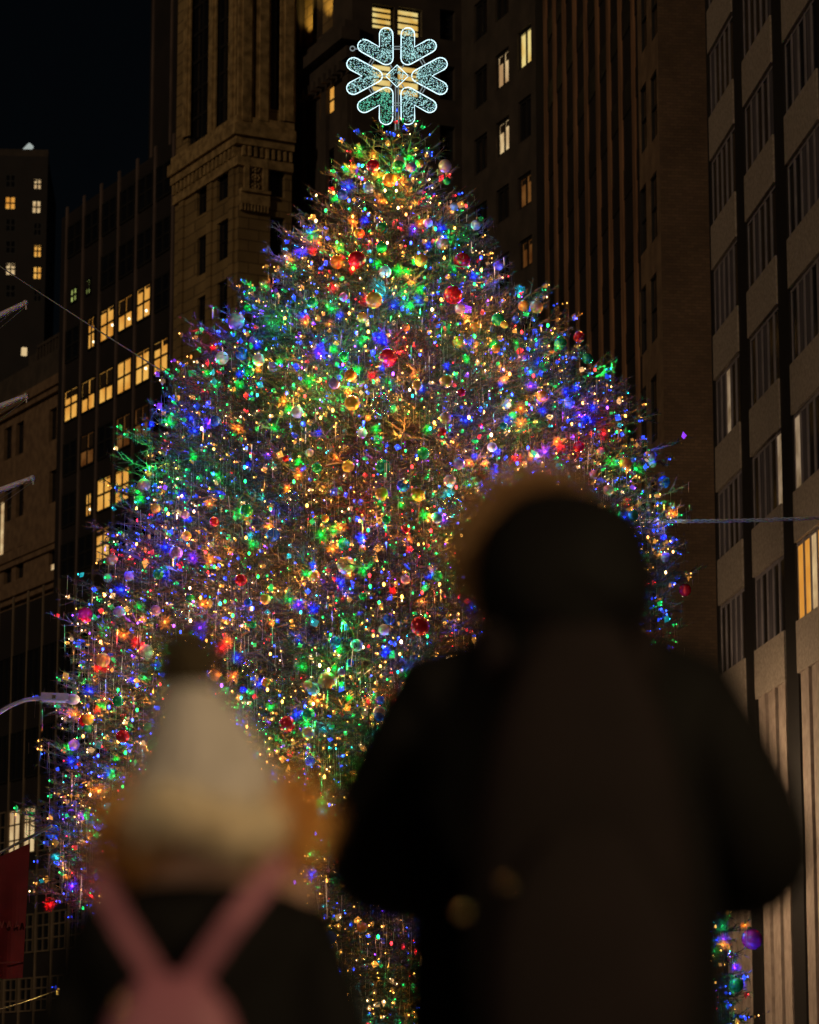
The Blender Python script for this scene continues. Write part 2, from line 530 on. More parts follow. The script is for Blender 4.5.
# ------------------------------------------------------------------ behind the star: dark stone blocks
def dark_block():
    f = Face(552, 150, -21)
    t = thing('dark_stone_block', 'dark stone block with a few lit windows right of the snowflake', 'building', f.pt(0, 0))
    top = 66
    lit = [((495, 508.5), (51, 87), 'lit_pale'), ((517.5, 531), (28, 67), 'lit_yellow'),
           ((496, 509), (119, 154), 'lit_pale'), ((518, 531), (98, 140), 'glass'),
           ((517.5, 531), (174, 207), 'lit_dim'), ((496, 509), (187, 221), 'glass'), ((519, 532), (238, 268), 'lit_dim'),
           ((474, 487), (68, 106), 'glass'), ((474, 487), (136, 172), 'glass'), ((474, 487), (204, 240), 'glass'),
           ((474, 487), (0, 38), 'glass'), ((495, 508.5), (-20, 18), 'glass'), ((518, 531), (-40, -4), 'glass'),
           ((496, 509), (255, 289), 'glass'), ((519, 532), (304, 336), 'glass')]
    hs = [px_hole(f, a[0], a[1], b[0], b[1]) for a, b, _ in lit]
    kE = f.uz(462, 150)[0]
    m = MB()
    f.wall(m, 0, kE, 0, top, hs, .2)
    solid(m, f, 0, kE, top, 15)
    m.build('wall', M['darkstone'], t)
    for h, l in zip(hs, lit):
        f.window(t, h, .2, 2, 1, l[2], fw=.16, blind=(.3 if l[2] in ('lit_dim', 'lit_pale') else .12 if l[2] == 'lit_yellow' else 0), lamp=False)
dark_block()

def corner_block():
    cxp = 352
    fl, fr = Face(cxp, 168, -24, 60), Face(cxp, 168, 66, 60)
    t = thing('cornice_block', 'dark stone corner block with uplit bays above its cornice behind the snowflake', 'building', fl.pt(0, 0))
    top = 84
    kl = fl.uz(281, 100)[0]
    kr = fr.uz(475, 100)[0]
    hs_l = [px_hole(fl, 320, 334, 74, 116), px_hole(fl, 296, 308, 92, 135), px_hole(fl, 320, 334, 152, 190), px_hole(fl, 296, 308, 166, 205)]
    hs_l_up = [px_hole(fl, 300, 313, -90, 47), px_hole(fl, 318, 333, -90, 32)]
    hs_r = [px_hole(fr, 372.5, 394.5, 5, 29), px_hole(fr, 398, 422, 8, 36), px_hole(fr, 372.5, 394.5, 62, 92), px_hole(fr, 398, 422, 64, 96),
            px_hole(fr, 440, 455, 10, 40), px_hole(fr, 440, 455, 66, 100), px_hole(fr, 372.5, 394.5, 122, 150), px_hole(fr, 440, 455, 126, 160)]
    m = MB()
    fl.wall(m, 0, kl, 0, top, hs_l + hs_l_up, .35)
    fr.wall(m, 0, kr, 0, top, hs_r, .4)
    a, b = fl.pt(kl, 0), fr.pt(kr, 0)
    c = (a[0] + b[0] - fl.P[0], a[1] + b[1] - fl.P[1])
    m.quad(a, (c[0], c[1], 0), (c[0], c[1], top), (a[0], a[1], top))
    m.quad(b, (c[0], c[1], 0), (c[0], c[1], top), (b[0], b[1], top))
    m.quad(fl.pt(0, top), (a[0], a[1], top), (c[0], c[1], top), (b[0], b[1], top))
    m.build('wall', M['darkstone'], t)
    zc = fl.uz(338, 37)[1]
    m = MB()
    for q, (dz, o) in enumerate(((-2.6, .25), (-1.9, .6), (-1.0, 1.15), (-.4, .8))):
        fl.box(m, -o, kl, zc + dz - .3, zc + dz + .42, 0.003, o)
    m.build('cornice', M['darkstone'], t)
    m = MB()
    nd = 14
    for i in range(nd):
        k0 = kl * (i + .25) / nd
        fl.box(m, k0, k0 + kl / nd * .45, zc - 2.75, zc - 2.2, .26, .75)
    m.build('dentil_course', M['darkstone'], t)
    for h in hs_l_up:
        p = MB(); p.quad(fl.pt(h[0], h[2], -.33), fl.pt(h[1], h[2], -.33), fl.pt(h[1], h[3], -.33), fl.pt(h[0], h[3], -.33))
        p.build('recess_panel', M['goldstone'], t)
        ld = bpy.data.lights.new('uplight', 'SPOT'); ld.energy = 420; ld.color = (1, .66, .16); ld.spot_size = R_(75); ld.spot_blend = .8; ld.shadow_soft_size = .1
        lo = bpy.data.objects.new('uplight', ld); COL.objects.link(lo); lo.parent = t
        q = Vector(fl.pt((h[0] + h[1]) / 2, h[2] + .3, .9)); tgt = Vector(fl.pt((h[0] + h[1]) / 2, h[2] + 4.5, -.8))
        lo.location = q - Vector(t.location)
        lo.rotation_euler = (q - tgt).to_track_quat('Z', 'Y').to_euler()
    fl.window(t, hs_l[0], .2, 2, 3, 'lit_warm', fw=.12, blind=0)
    for h in hs_l[1:]: fl.window(t, h, .2, 1, 2)
    for i, h in enumerate(hs_r):
        fr.window(t, h, .4, 1, 4, 'lit_yellow' if i < 4 else 'glass', fw=.11)
    # pilasters on the corner
    for k0 in (.1, kl * .3, kl * .62, kl - .9):
        m = MB(); fl.box(m, k0, k0 + .8, 0, zc - 2.95, .003, .25); m.build('pilaster', M['darkstone'], t)
corner_block()

# ------------------------------------------------------------------ left: golden ornate tower
def ornate_tower():
    cxp = 241
    fl, fr = Face(239.5, 170, -27.8, 131), Face(239.5, 170, 62.2, 131)
    t = thing('ornate_stone_tower', 'golden ornate stone tower with carved cornice and tall arched bays', 'building', fl.pt(0, 0))
    top = 92
    kl, kr = fl.uz(176, 150)[0], fr.uz(292, 150)[0]
    hl, hr = [], []
    for i in range(13):
        y = 60 * i
        hl.append(px_hole(fl, 197, 208, 176 + y, 214 + y)); hl.append(px_hole(fl, 217, 228, 161 + y, 200 + y))
        hr.append(px_hole(fr, 270, 285, 157 + y, 197 + y))
    arch = [px_hole(fl, 190, 213, -190, 140), px_hole(fl, 217, 232, -190, 122)]
    arch_r = [px_hole(fr, 267, 284, -190, 110)]
    m = MB()
    fl.wall(m, 0, kl, 0, top, hl + arch, .25)
    fr.wall(m, 0, kr, 0, top, hr + arch_r, .4)
    a, b = fl.pt(kl, 0), fr.pt(kr, 0)
    c = (a[0] + b[0] - fl.P[0], a[1] + b[1] - fl.P[1])
    m.quad(a, (c[0], c[1], 0), (c[0], c[1], top), (a[0], a[1], top))
    m.quad(b, (c[0], c[1], 0), (c[0], c[1], top), (b[0], b[1], top))
    m.quad(fl.pt(0, top), (a[0], a[1], top), (c[0], c[1], top), (b[0], b[1], top))
    m.build('wall', M['goldstone'], t)
    for h in hl[:16]: fl.window(t, h, .25, 1, 2)
    for h in hr[:8]: fr.window(t, h, .4, 1, 2)
    for f, hh in ((fl, arch), (fr, arch_r)):
        for h in hh:
            f.window(t, h, .24, 2, 12, fw=.2)
            # arched head: spandrel pieces that turn the opening into an arch
            m = MB(); cxk, rad = (h[0] + h[1]) / 2, (h[1] - h[0]) / 2
            zt = f.uz(210 if f is fl else 275, 5)[1]
    # slender shafts beside the arches
    for x in (188, 213.5, 233.5):
        k0 = fl.uz(x, 60)[0]; m = MB()
        for o, wd in ((.1, .55), (.2, .3)):
            fl.box(m, k0 - wd, k0 + wd, fl.uz(x, 140)[1] + .2, top - .2, .004, o)
        m.build('shaft', M['goldtrim'], t)
    for x in (245, 262, 287):
        k0 = fr.uz(x, 60)[0]; m = MB()
        for o, wd in ((.2, .5), (.38, .28)):
            fr.box(m, k0 - wd, k0 + wd, fr.uz(x, 126)[1] + .2, top - .2, .004, o)
        m.build('shaft', M['goldtrim'], t)
    zc = fl.uz(240, 131)[1]
    m = MB()
    for (z0, z1, o) in ((-.35, .35, .95), (-.85, -.37, .6), (-2.1, -1.55, .35), (.36, .9, .55)):
        o *= .6; fl.box(m, -o, kl, zc + z0, zc + z1, .003, o)
        fr.box(m, .004, kr, zc + z0, zc + z1, .003, o - .004)
    m.build('cornice', M['goldtrim'], t)
    m = MB()
    for i in range(16):
        k0 = kl * (i + .3) / 16; fl.box(m, k0, k0 + kl / 16 * .4, zc - 1.5, zc - .9, .004, .3)
    for i in range(9):
        k0 = kr * (i + .3) / 9; fr.box(m, k0, k0 + kr / 9 * .4, zc - 1.5, zc - .9, .004, .3)
    m.build('dentil_course', M['goldtrim'], t)
    # carved panel and string course on the right-hand face
    h = px_hole(fr, 248, 262, 147, 191)
    m = MB()
    for k0, k1 in ((h[0] - .3, h[0]), (h[1], h[1] + .3)): fr.box(m, k0, k1, h[2], h[3], .004, .22)
    nz = 5
    for i in range(nz):
        z = h[2] + (h[3] - h[2]) * (i + .5) / nz
        for q in range(8):
            th = q * math.pi / 4
            m.sphere(fr.pt((h[0] + h[1]) / 2 + .25 * math.cos(th), z + .17 * math.sin(th), .05), .1, 6)
        m.sphere(fr.pt((h[0] + h[1]) / 2, z, .06), .13, 6)
    m.build('carved_panel', M['goldtrim'], t)
    z = fr.uz(255, 198)[1]
    m = MB()
    fr.box(m, .0, kr * .55, z - .5, z + .2, .004, .3)
    fr.box(m, .0, kr * .55, z + .202, z + .4, .004, .45)
    for i in range(9): fr.box(m, kr * .55 * (i + .2) / 9, kr * .55 * (i + .6) / 9, z - .9, z - .51, .004, .3)
    m.build('string_course', M['goldtrim'], t)
    # corner quoins
    m = MB()
    for i in range(30):
        z = 1.6 + i * 1.5
        if z + 1.1 > zc - 2.3: break
        fl.box(m, -.12, .9 if i % 2 else .6, z, z + 1.2, .003, .12)
        fr.box(m, .002, .9 if i % 2 else .6, z, z + 1.2, .003, .118)
    m.build('quoins', M['goldstone'], t)
    # framed pilaster strips
    for x in (183, 211, 233):
        k0 = fl.uz(x, 200)[0]
        m = MB(); fl.box(m, k0 - .35, k0 + .35, 0, zc - 2.15, .003, .14); m.build('pilaster', M['goldstone'], t)
ornate_tower()

# ------------------------------------------------------------------ left: dark finned office tower with lit rows
def finned_tower():
    f = Face(180, 183, -27.8)
    t = thing('finned_office_block', 'dark finned office block with two long rows of amber windows', 'building', f.pt(0, 0))
    fx = [172, 153.5, 135.5, 117.3, 99.5, 82.3, 65.5]
    ky = 330
    ks = [f.uz(x, ky)[0] for x in fx]
    kEnd = ks[-1] + 1.2
    top = f.uz(118, 180)[1]
    row_y = [335, 397, 452, 505, 556]
    z_b = [f.uz(118, y)[1] for y in row_y]
    pitch = (z_b[0] - z_b[-1]) / 4
    z_all = [z_b[0] + pitch * 2, z_b[0] + pitch] + z_b + [z_b[-1] - pitch * i for i in range(1, 7)]
    m = MB()
    m.quad(f.pt(-1, 0, 0), f.pt(kEnd, 0, 0), f.pt(kEnd, top, 0), f.pt(-1, top, 0))
    solid(m, f, -1, kEnd, top, 14)
    m.build('wall', M['tower_dark'], t)
    lit = {}
    for i in (1, 2, 3): lit[(2, i)] = .15 if i != 2 else .55
    lit[(2, 4)] = .3
    for i, b in enumerate((.3, .15, .1, .55, .55, .25)): lit[(3, i)] = b
    lit[(5, 3)] = .1; lit[(5, 4)] = .1; lit[(5, 2)] = .1; lit[(6, 3)] = .2
    dim = {(4, 1), (4, 2), (4, 4)}
    edges = [0.2] + ks
    bays = [(ks[i], ks[i + 1]) for i in range(len(ks) - 1)]
    for fi, zb in enumerate(z_all):
        for bi, (a, b) in enumerate(bays):
            wd = b - a
            h = (a + wd * .12, b - wd * .08, zb, zb + pitch * .62)
            pane, blind = 'glass', 0
            key = (fi, bi)
            if key in lit: pane, blind = 'lit_warm', lit[key]
            elif key in dim: pane, blind = 'lit_dim', .5
            if key == (2, 4): h = (a + wd * .2, a + wd * .62, h[2], h[3])
            if key == (5, 4): h = (a + wd * .2, a + wd * .55, h[2], h[3] - .6)
            if key == (1, 5): pane, blind = 'lit_green', 0; h = (a + wd * .3, b - wd * .3, h[2] + .3, h[3] - .9)
            if key == (1, 4): pane, blind = 'lit_green', .6; h = (a + wd * .5, b - wd * .2, h[2] + .2, h[3] - .9)
            f2 = f
            f.window(t, h, -.02, 2, 2, pane, fw=.14, mw=.16, blind=blind, lamp=(pane == 'lit_warm' and random.random() < .4))
    for i, k0 in enumerate(ks):
        m = MB(); f.box(m, k0 - .17, k0 + .17, 0, top + .5, .004, .11)
        m.build('fin', M['fin'], t)
    # taller slab behind, two more fins running out of the top of the picture
    m = MB()
    o = -14.5
    P0 = f.P.copy(); f.P = f.P + f.n * o; k1 = f.uz(150, 60)[0]; k9 = f.uz(190, 60)[0] - 6; f.P = P0
    m.quad(f.pt(k9, 0, o), f.pt(k1, 0, o), f.pt(k1, 96, o), f.pt(k9, 96, o))
    m.quad(f.pt(k1, 0, o), f.pt(k1, 0, o - 20), f.pt(k1, 96, o - 20), f.pt(k1, 96, o))
    m.quad(f.pt(k9, 96, o), f.pt(k1, 96, o), f.pt(k1, 96, o - 20), f.pt(k9, 96, o - 20))
    for x in (172, 153.5):
        kx = None
        P0 = f.P.copy(); f.P = f.P + f.n * o
        kx = f.uz(x, 60)[0]; f.P = P0
        f.box(m, kx - .17, kx + .17, top + 1, 96, o + .004, o + .1, 1)
    m.build('upper_slab', [M['tower_dark'], M['fin']], t)
finned_tower()

# far residential tower, upper left
def far_tower():
    f = Face(46, 430, 78)
    P = at(-60, HORIZON, 430)
    f = Face(-60, 420, 86)
    t = thing('far_tower', 'far dark tower with a few small lit windows in the top left corner', 'building', f.pt(0, 0))
    kr = f.uz(46, 250)[0]; top = f.uz(20, 156)[1]
    lit = [(33, 42, 178, 190), (4.5, 16, 196, 210), (31.5, 41.5, 200, 214), (33, 42, 244, 258), (5, 16, 262, 276), (32.5, 42, 266, 280)]
    dark = [(5, 16, 174, 188), (5, 16, 218, 232), (33, 42, 222, 236), (5, 16, 240, 254), (5, 16, 284, 298), (33, 42, 288, 302)]
    hs = [px_hole(f, *l) for l in lit] + [px_hole(f, *l) for l in dark]
    m = MB(); f.wall(m, 0, kr, 0, top, hs, .1); solid(m, f, 0, kr, top, 25)
    m.build('wall', M['tower_dark'], t)
    for i, h in enumerate(hs): f.window(t, h, .1, 2, 2, ('lit_warm' if i % 2 else 'lit_pale') if i < 6 else 'glass', fw=.2, blind=.25 if i in (0, 3, 4) else 0)
    m = MB(); f.box(m, 0, kr, top + .02, top + 1.2, -2, -.5); m.build('parapet', M['darkstone'], t)
    # lit rooftop sign frame
    a, b, c, d = [f.uz(*p) for p in ((17, 157), (31, 143), (30, 150), (39, 148))]
    m = MB()
    m.tube([f.pt(a[0], a[1], -1), f.pt(b[0], b[1], -1)], .5, 6)
    m.hexa([f.pt(c[0], c[1] - 1.2, -1.3), f.pt(d[0], d[1] - 1.8, -1.3), f.pt(d[0], d[1] - 1.8, -.8), f.pt(c[0], c[1] - 1.2, -.8),
            f.pt(c[0], c[1] - .6, -1.3), f.pt(d[0], d[1], -1.3), f.pt(d[0], d[1], -.8), f.pt(c[0], c[1] - .6, -.8)])
    m.build('roof_light', glow('roof_light', (.75, .85, .8), .45), t)
far_tower()

def terrace_building():
    f = Face(66, 255, -27.8)
    t = thing('terraced_stone_building', 'brown stone building with stepped terraces below the far tower', 'building', f.pt(0, 0))
    kE = f.uz(-60, 450)[0]
    top = f.uz(40, 385)[1]
    hs = []
    for i in range(4):
        for x in (8, 20, 53):
            y = 415 + i * 62 + (66 - x) * .42 - 12
            hs.append(px_hole(f, x - 4, x + 3.5, y, y + 32))
    m = MB(); f.wall(m, 0, kE, 0, top, hs, .4); solid(m, f, 0, kE, top, 18)
    m.build('wall', M['brownstone'], t)
    for i, h in enumerate(hs): f.window(t, h, .4, 1, 2, fw=.12)
    for j, (y, o) in enumerate(((545, .5), (584, .9), (392, .7))):
        z = f.uz(40, y)[1]; m = MB(); f.box(m, -.3, kE, z - .5, z + .4, .003, o); f.box(m, -.3, kE, z - 1, z - .502, .003, o * .6)
        m.build('cornice', M['brownstone'], t)
    # terraces
    for (x1, y, back) in ((64, 335, 4), (62, 296, 9)):
        z = f.uz(40, y)[1] + back * .12
        m = MB(); f.box(m, 1 + back * .2, kE, top + .01 if back == 4 else z - 6, z, -18, -back); m.build('terrace', M['darkstone'], t)
        m = MB()
        for i in range(26):
            k0 = 1.2 + back * .2 + i * .8; f.box(m, k0, k0 + .3, z + .01, z + 1.3, -back - .6, -back - .2)
        f.box(m, 1.2 + back * .2, 22, z + 1.31, z + 1.6, -back - .65, -back - .15)
        m.build('balustrade', M['darkstone'], t)
    for (x, y, s_) in ((27, 352, .26), (57.5, 572, .45)):
        q = f.uz(x, y); m = MB(); f.box(m, q[0] - s_ * .6, q[0] + s_ * .6, q[1] - s_ * 1.4, q[1] + s_ * 1.4, .06, .5)
        m.build('wall_lantern', M['lit_pale'], t)
    q = f.uz(2.5, 537); m = MB(); f.box(m, q[0] - .25, q[0] + .25, q[1] - 3.2, q[1] + 3.2, .01, .12); m.build('lit_slot', M['lit_pale'], t)
terrace_building()

def low_block():
    f = Face(152, 118, -27.8)
    t = thing('low_finned_block', 'low dark block with slim pale fins behind the left edge of the tree', 'building', f.pt(0, 0))
    fx = [141, 125, 108.5, 92, 75.3, 59, 43, 28, 13.3, -1]
    ks = [f.uz(x, 640)[0] for x in fx]
    kE = ks[-1] + 4; top = f.uz(60, 590)[1]
    m = MB(); f.wall(m, -1.5, kE, 0, top, [], .3); solid(m, f, -1.5, kE, top, 12); m.build('wall', M['tower_dark'], t)
    for k0 in ks:
        m = MB(); f.box(m, k0 - .08, k0 + .08, 0, top + .5, .004, .06); m.build('fin', M['fin_tan'], t)
    for bi in range(len(ks) - 1):
        a, b = ks[bi], ks[bi + 1]
        for (yt, yb) in ((640, 690), (720, 770), (800, 848), (866, 890), (910, 950), (975, 1010)):
            xm = (fx[bi] + fx[bi + 1]) / 2
            zt, zb = f.uz(60, yt)[1], f.uz(60, yb)[1]
            litq = bi in (6, 7) and yt == 800 
            f.window(t, (a + .2, b - .2, zb, zt), -.02, 2, 3 if yt > 780 else 1, 'lit_pale' if litq else ('curtain' if (bi in (5, 6) and yt == 866) else 'glass'),
                     frame='fin_tan' if yt > 780 else 'frame_dark', fw=.06)
low_block()

# ------------------------------------------------------------------ street lamps (the light on the facades)
def street_lamp(loc, label, arm=(1.0, 0), h=8.5, power=900, col=(1, .62, .28)):
    x, y = loc
    t = thing('street_lamp', label, 'street lamp', (x, y, 0), 'street lamps along the avenue')
    m = MB()
    m.tube([(x, y, 0), (x, y, .6), (x, y, h * .5), (x, y, h)], [.16, .11, .09, .06], 10)
    pts = [(x, y, h - .02)] + [(x + arm[0] * 2.2 * q, y + arm[1] * 2.2 * q, h + .5 * math.sin(q * 1.7)) for q in (.3, .6, 1)]
    m.tube(pts, .045, 8)
    m.build('pole', M['dark_metal'], t, True)
    e = pts[-1]
    m = MB(); m.sphere((e[0] + arm[0] * .3, e[1] + arm[1] * .3, e[2]), .3, 12, 0, (1.2 if arm[0] else .6, 1.2 if arm[1] else .6, .35))
    m.build('lamp_head', M['dark_metal'], t, True)
    m = MB(); m.sphere((e[0] + arm[0] * .3, e[1] + arm[1] * .3, e[2] - .14), .2, 10, 0, (1, 1, .35))
    m.build('lens', glow('sodium_lens', col, 12), t, True)
    ld = bpy.data.lights.new('lamp_glow', 'POINT'); ld.energy = power; ld.color = col; ld.shadow_soft_size = .15
    lo = bpy.data.objects.new('lamp_glow', ld); COL.objects.link(lo); lo.parent = t
    lo.location = (e[0] + arm[0] * .3 - x, e[1] + arm[1] * .3 - y, e[2] - .3)
    return t
street_lamp((3.2, 92), 'sodium street lamp across the road behind the tree and the granite block', (1, 0), 9, 2000, (1, .70, .42))
street_lamp((-3.5, 125), 'sodium street lamp farthest down the avenue behind the tree', (-1, 0), 9, 4200)
street_lamp((5.0, .9), 'plaza street lamp standing to the right of the two onlookers', (-1, 0), 2.9, 370, (1, .70, .38))

# ------------------------------------------------------------------ Christmas tree
TY = 50.0
AX = at(395, HORIZON, TY)[0]
PROF = [(122, 388, 403), (140, 352, 436), (160, 335, 452), (185, 318, 468), (210, 300, 484), (225, 285, 500), (250, 262, 510), (290, 236, 524), (310, 222, 556),
        (350, 200, 590), (390, 182, 612), (430, 142, 652), (480, 125, 670), (520, 118, 678), (570, 103, 680), (596, 98, 680), (615, 74, 678),
        (660, 60, 678), (700, 62, 680), (750, 50, 690), (800, 44, 705), (840, 42, 722), (880, 52, 740), (905, 66, 750), (930, 90, 758), (990, 96, 752), (1040, 80, 750), (1066, 100, 730)]
PZ = np.array([at(395, p[0], TY)[2] for p in PROF])[::-1]
PL = np.array([AX - at(p[1], p[0], TY)[0] for p in PROF])[::-1]
PR = np.array([at(p[2], p[0], TY)[0] - AX for p in PROF])[::-1]
Z_LO, Z_TOP = PZ[0], PZ[-1]

def radius(th, z):
    l, r = np.interp(z, PZ, PL), np.interp(z, PZ, PR)
    c = np.cos(th)
    side = np.where(c > 0, r, l)
    mid = (l + r) / 2
    a = np.abs(c) ** 1.5
    r = side * a + mid * (1 - a)
    r = r - .30 * np.clip(r / 2.2, 0, 1)
    if np.ndim(r) == 0:      # boughs bulge and fall back in irregular layers
        t_ = float(th)
        n_ = noise.noise(Vector((math.cos(t_) * 2.6, math.sin(t_) * 2.6, float(z) * 1.15))) + .5 * noise.noise(Vector((math.cos(t_) * 6, math.sin(t_) * 6, float(z) * 2.6 + 9)))
        r = r * (1 + .16 * n_)
    return r

def unit(v):
    return v / (np.linalg.norm(v, axis=-1, keepdims=True) + 1e-9)

boughs = []          # (pts (n,3))
tw_p, tw_d, tw_l = [], [], []       # secondary shoots
z = Z_LO + 0.15
level = 0
while z < Z_TOP - 0.05:
    rr = float(radius(np.array([1.57]), z)[0])
    n = max(6, int(2 * math.pi * rr / 0.42))
    for i in range(n):
        th = 2 * math.pi * (i + 0.5 * (level % 2) + random.uniform(-.3, .3)) / n
        front = -math.sin(th)          # +1 faces the camera
        if front < -.15 and random.random() < .45: continue
        zt = z + random.uniform(-.2, .2)
        Rt = float(radius(th, zt)) * random.choice([.84, .9, .94, .97, 1.0, 1.03, 1.06]) 
        hfrac = (zt - Z_LO) / (Z_TOP - Z_LO)
        rise = (hfrac - .45) * .55
        z0 = min(max(zt - rise * Rt, .4), Z_TOP - .2)
        q = np.linspace(0, 1, 9)
        sag = -.10 * Rt * np.sin(q * math.pi) * (1 - hfrac)
        zz = z0 + (zt - z0) * q + sag + .05 * Rt * q ** 4
        wob = random.uniform(-.06, .06)
        tt = th + wob * q
        pts = np.stack([AX + Rt * q * np.cos(tt), TY + Rt * q * np.sin(tt), zz], 1)
        boughs.append((pts, Rt, hfrac, front))
    z += 0.34 if rr > 1 else .2
    level += 1

for pts, Rt, hf, front in boughs:
    L = Rt
    t0 = max(.25, 1 - 2.6 / max(L, .3))
    nsec = max(5, int((1 - t0) * L / .085))
    ts = np.linspace(t0, .995, nsec) + rng.uniform(-.01, .01, nsec)
    seg = ts * 8
    i0 = np.clip(seg.astype(int), 0, 7); fr = (seg - i0)[:, None]
    P = pts[i0] * (1 - fr) + pts[i0 + 1] * fr
    T = unit(pts[i0 + 1] - pts[i0])
    side = unit(np.cross(T, [0, 0, 1.0]))
    sgn = np.where(np.arange(nsec) % 2, 1, -1)[:, None]
    ang = np.radians(rng.uniform(28, 62, nsec))[:, None]
    D = T * np.cos(ang) + side * sgn * np.sin(ang) + np.array([0, 0, 1]) * rng.uniform(-.45, .45, (nsec, 1))
    ln = np.clip((1 - ts) * L * .5 + rng.uniform(.14, .36, nsec), .12, .75)
    if hf > .9: ln *= .7
    tw_p.append(P); tw_d.append(unit(D)); tw_l.append(ln)
    # leader at the tip
    tw_p.append(pts[-1:]); tw_d.append(unit(pts[-1:] - pts[-2:-1] + np.array([[0, 0, .03]]))); tw_l.append(np.array([random.uniform(.1, .3)]))
TP, TD, TL = np.concatenate(tw_p), np.concatenate(tw_d), np.concatenate(tw_l)
# shoots on the leader under the star
print('shoots', len(TP))

def blades(P, D, L, W):
    n = len(P)
    c = unit(np.cross(D, rng.normal(size=(n, 3))))
    V = np.empty((n, 3, 3), np.float32)
    V[:, 0] = P + c * (W / 2)[:, None]; V[:, 1] = P - c * (W / 2)[:, None]; V[:, 2] = P + D * L[:, None]
    return V.reshape(-1, 3), np.arange(n * 3).reshape(-1, 3)

# needles: sprays along every shoot
nb = np.maximum(4, (TL / .042).astype(int))
idx = np.repeat(np.arange(len(TP)), nb)
u = rng.uniform(0, 1, len(idx))
bp_ = TP[idx] + TD[idx] * (TL[idx] * u)[:, None]
bd = unit(TD[idx] * .75 + rng.normal(size=(len(idx), 3)) * .55)
bl = rng.uniform(.06, .15, len(idx)); bw = rng.uniform(.012, .022, len(idx))
V, F = blades(bp_, bd, bl, bw)
print('needles', len(F))
tree = thing('christmas_tree', 'giant Christmas tree wound with coloured lights and tinsel in the plaza', 'tree', (AX, TY, 0))
def attach(name, me, parent, off):
    o = bpy.data.objects.new(name, me); COL.objects.link(o); o.parent = parent
    o.location = tuple(-np.array(off)); return o
attach('crown', big_mesh('crown', V, F, None, [M['needle']]), tree, (AX, TY, 0))
# shoots: long thin bare stems, the pale twig tips that show against the dark
c = unit(np.cross(TD, rng.normal(size=TD.shape)))
V2 = np.empty((len(TP), 3, 3, 3), np.float32)
c2 = unit(np.cross(TD, c))
for k, (a, b) in enumerate(((c, c2), (c2, c), (c + c2, c - c2))):
    V2[:, k, 0] = TP + a * .014; V2[:, k, 1] = TP - a * .014; V2[:, k, 2] = TP + TD * (TL * 1.08)[:, None]
attach('shoots', big_mesh('shoots', V2.reshape(-1, 3), np.arange(len(TP) * 9).reshape(-1, 3), None, [M['twig']]), tree, (AX, TY, 0))
m = MB()
for pts, Rt, hf, fr_ in boughs:
    m.tube(list(pts), list(np.linspace(.022 + .006 * Rt, .008, 9)), 5, cap=False)
m.build('limbs', M['bark'], tree, True)
m = MB()
m.tube([(AX, TY, 0), (AX, TY, 1), (AX + .05, TY, 5), (AX, TY, 10), (AX - .03, TY, 14), (AX, TY, Z_TOP - .1)], [.38, .3, .24, .16, .09, .03], 12)
m.build('trunk', M['bark'], tree, True)

# ------------------------------------------------------------------ light colours
LC = {
    'amber': ((1.0, .42, .07), 8), 'warm white': ((1.0, .62, .28), 9), 'blue': ((.02, .06, 1.0), 11), 'green': ((.01, .80, .13), 5.5),
    'red': ((1.0, .02, .03), 7), 'violet': ((.32, .05, 1.0), 10), 'teal': ((.02, .60, .70), 6)}
for k_, (c_, s_) in LC.items():
    M['led ' + k_] = glow('led_' + k_.replace(' ', '_'), c_, s_)
LN = list(LC)
def colour_probs(px, py):
    edge = min(1, abs(px - 395) / 290)
    low = min(1, max(0, (py - 480) / 200)) * (1 - edge)
    p = np.array([.31 + .3 * low, .09 + .04 * low, .17 + .17 * edge - .08 * low, .25, .09, .05, .05])
    return p / p.sum()
def project(p):
    d = np.array(p) - CAM
    fw = d[1] * cp + d[2] * sp; up = -d[1] * sp + d[2] * cp
    return CX + F_PX * d[0] / fw, CY - F_PX * up / fw

def surface(px, py, inset=.0):
    """first point of the crown met along the ray through a pixel"""
    d = ray(px, py)
    for t in np.arange(42, 56, .05):
        p = CAM + d * (t / d[1])
        if p[2] > Z_TOP: return None
        th = math.atan2(p[1] - TY, p[0] - AX)
        r = math.hypot(p[0] - AX, p[1] - TY)
        if r <= float(radius(th, p[2])) + .06 - inset: return p
    return None

# the mass of small bulbs: one object, one material per colour
tip = TP + TD * (TL * rng.uniform(.4, 1.0, len(TL)))[:, None]
front = (tip[:, 1] < TY + .6)
wgt = np.where(front, 1.0, .22)
sel = rng.choice(len(tip), 13000, replace=False, p=wgt / wgt.sum())
BP = tip[sel] + rng.normal(size=(len(sel), 3)) * .03
OCT_V = np.array([(1, 0, 0), (-1, 0, 0), (0, 1, 0), (0, -1, 0), (0, 0, 1.5), (0, 0, -1.2)], float)
OCT_F = np.array([(0, 2, 4), (2, 1, 4), (1, 3, 4), (3, 0, 4), (2, 0, 5), (1, 2, 5), (3, 1, 5), (0, 3, 5)])
def colour_of(p, coh):
    px, py = project(p)
    # neighbours tend to share a colour: strings and foil bunches
    return rng.choice(len(LN), p=colour_probs(px, py))
cells = {}
bc = np.empty(len(BP), int)
for i, p in enumerate(BP):
    key = tuple((p / .46).astype(int))
    if key not in cells: cells[key] = colour_of(p, 0)
    bc[i] = cells[key] if rng.uniform() < .72 else colour_of(p, 0)
rad = rng.uniform(.007, .0145, len(BP))
V = (BP[:, None, :] + OCT_V[None] * rad[:, None, None]).reshape(-1, 3)
F = (OCT_F[None] + (np.arange(len(BP)) * 6)[:, None, None]).reshape(-1, 3)
mats_ = [M['led ' + k_] for k_ in LN]
mi = np.repeat(bc, 8)
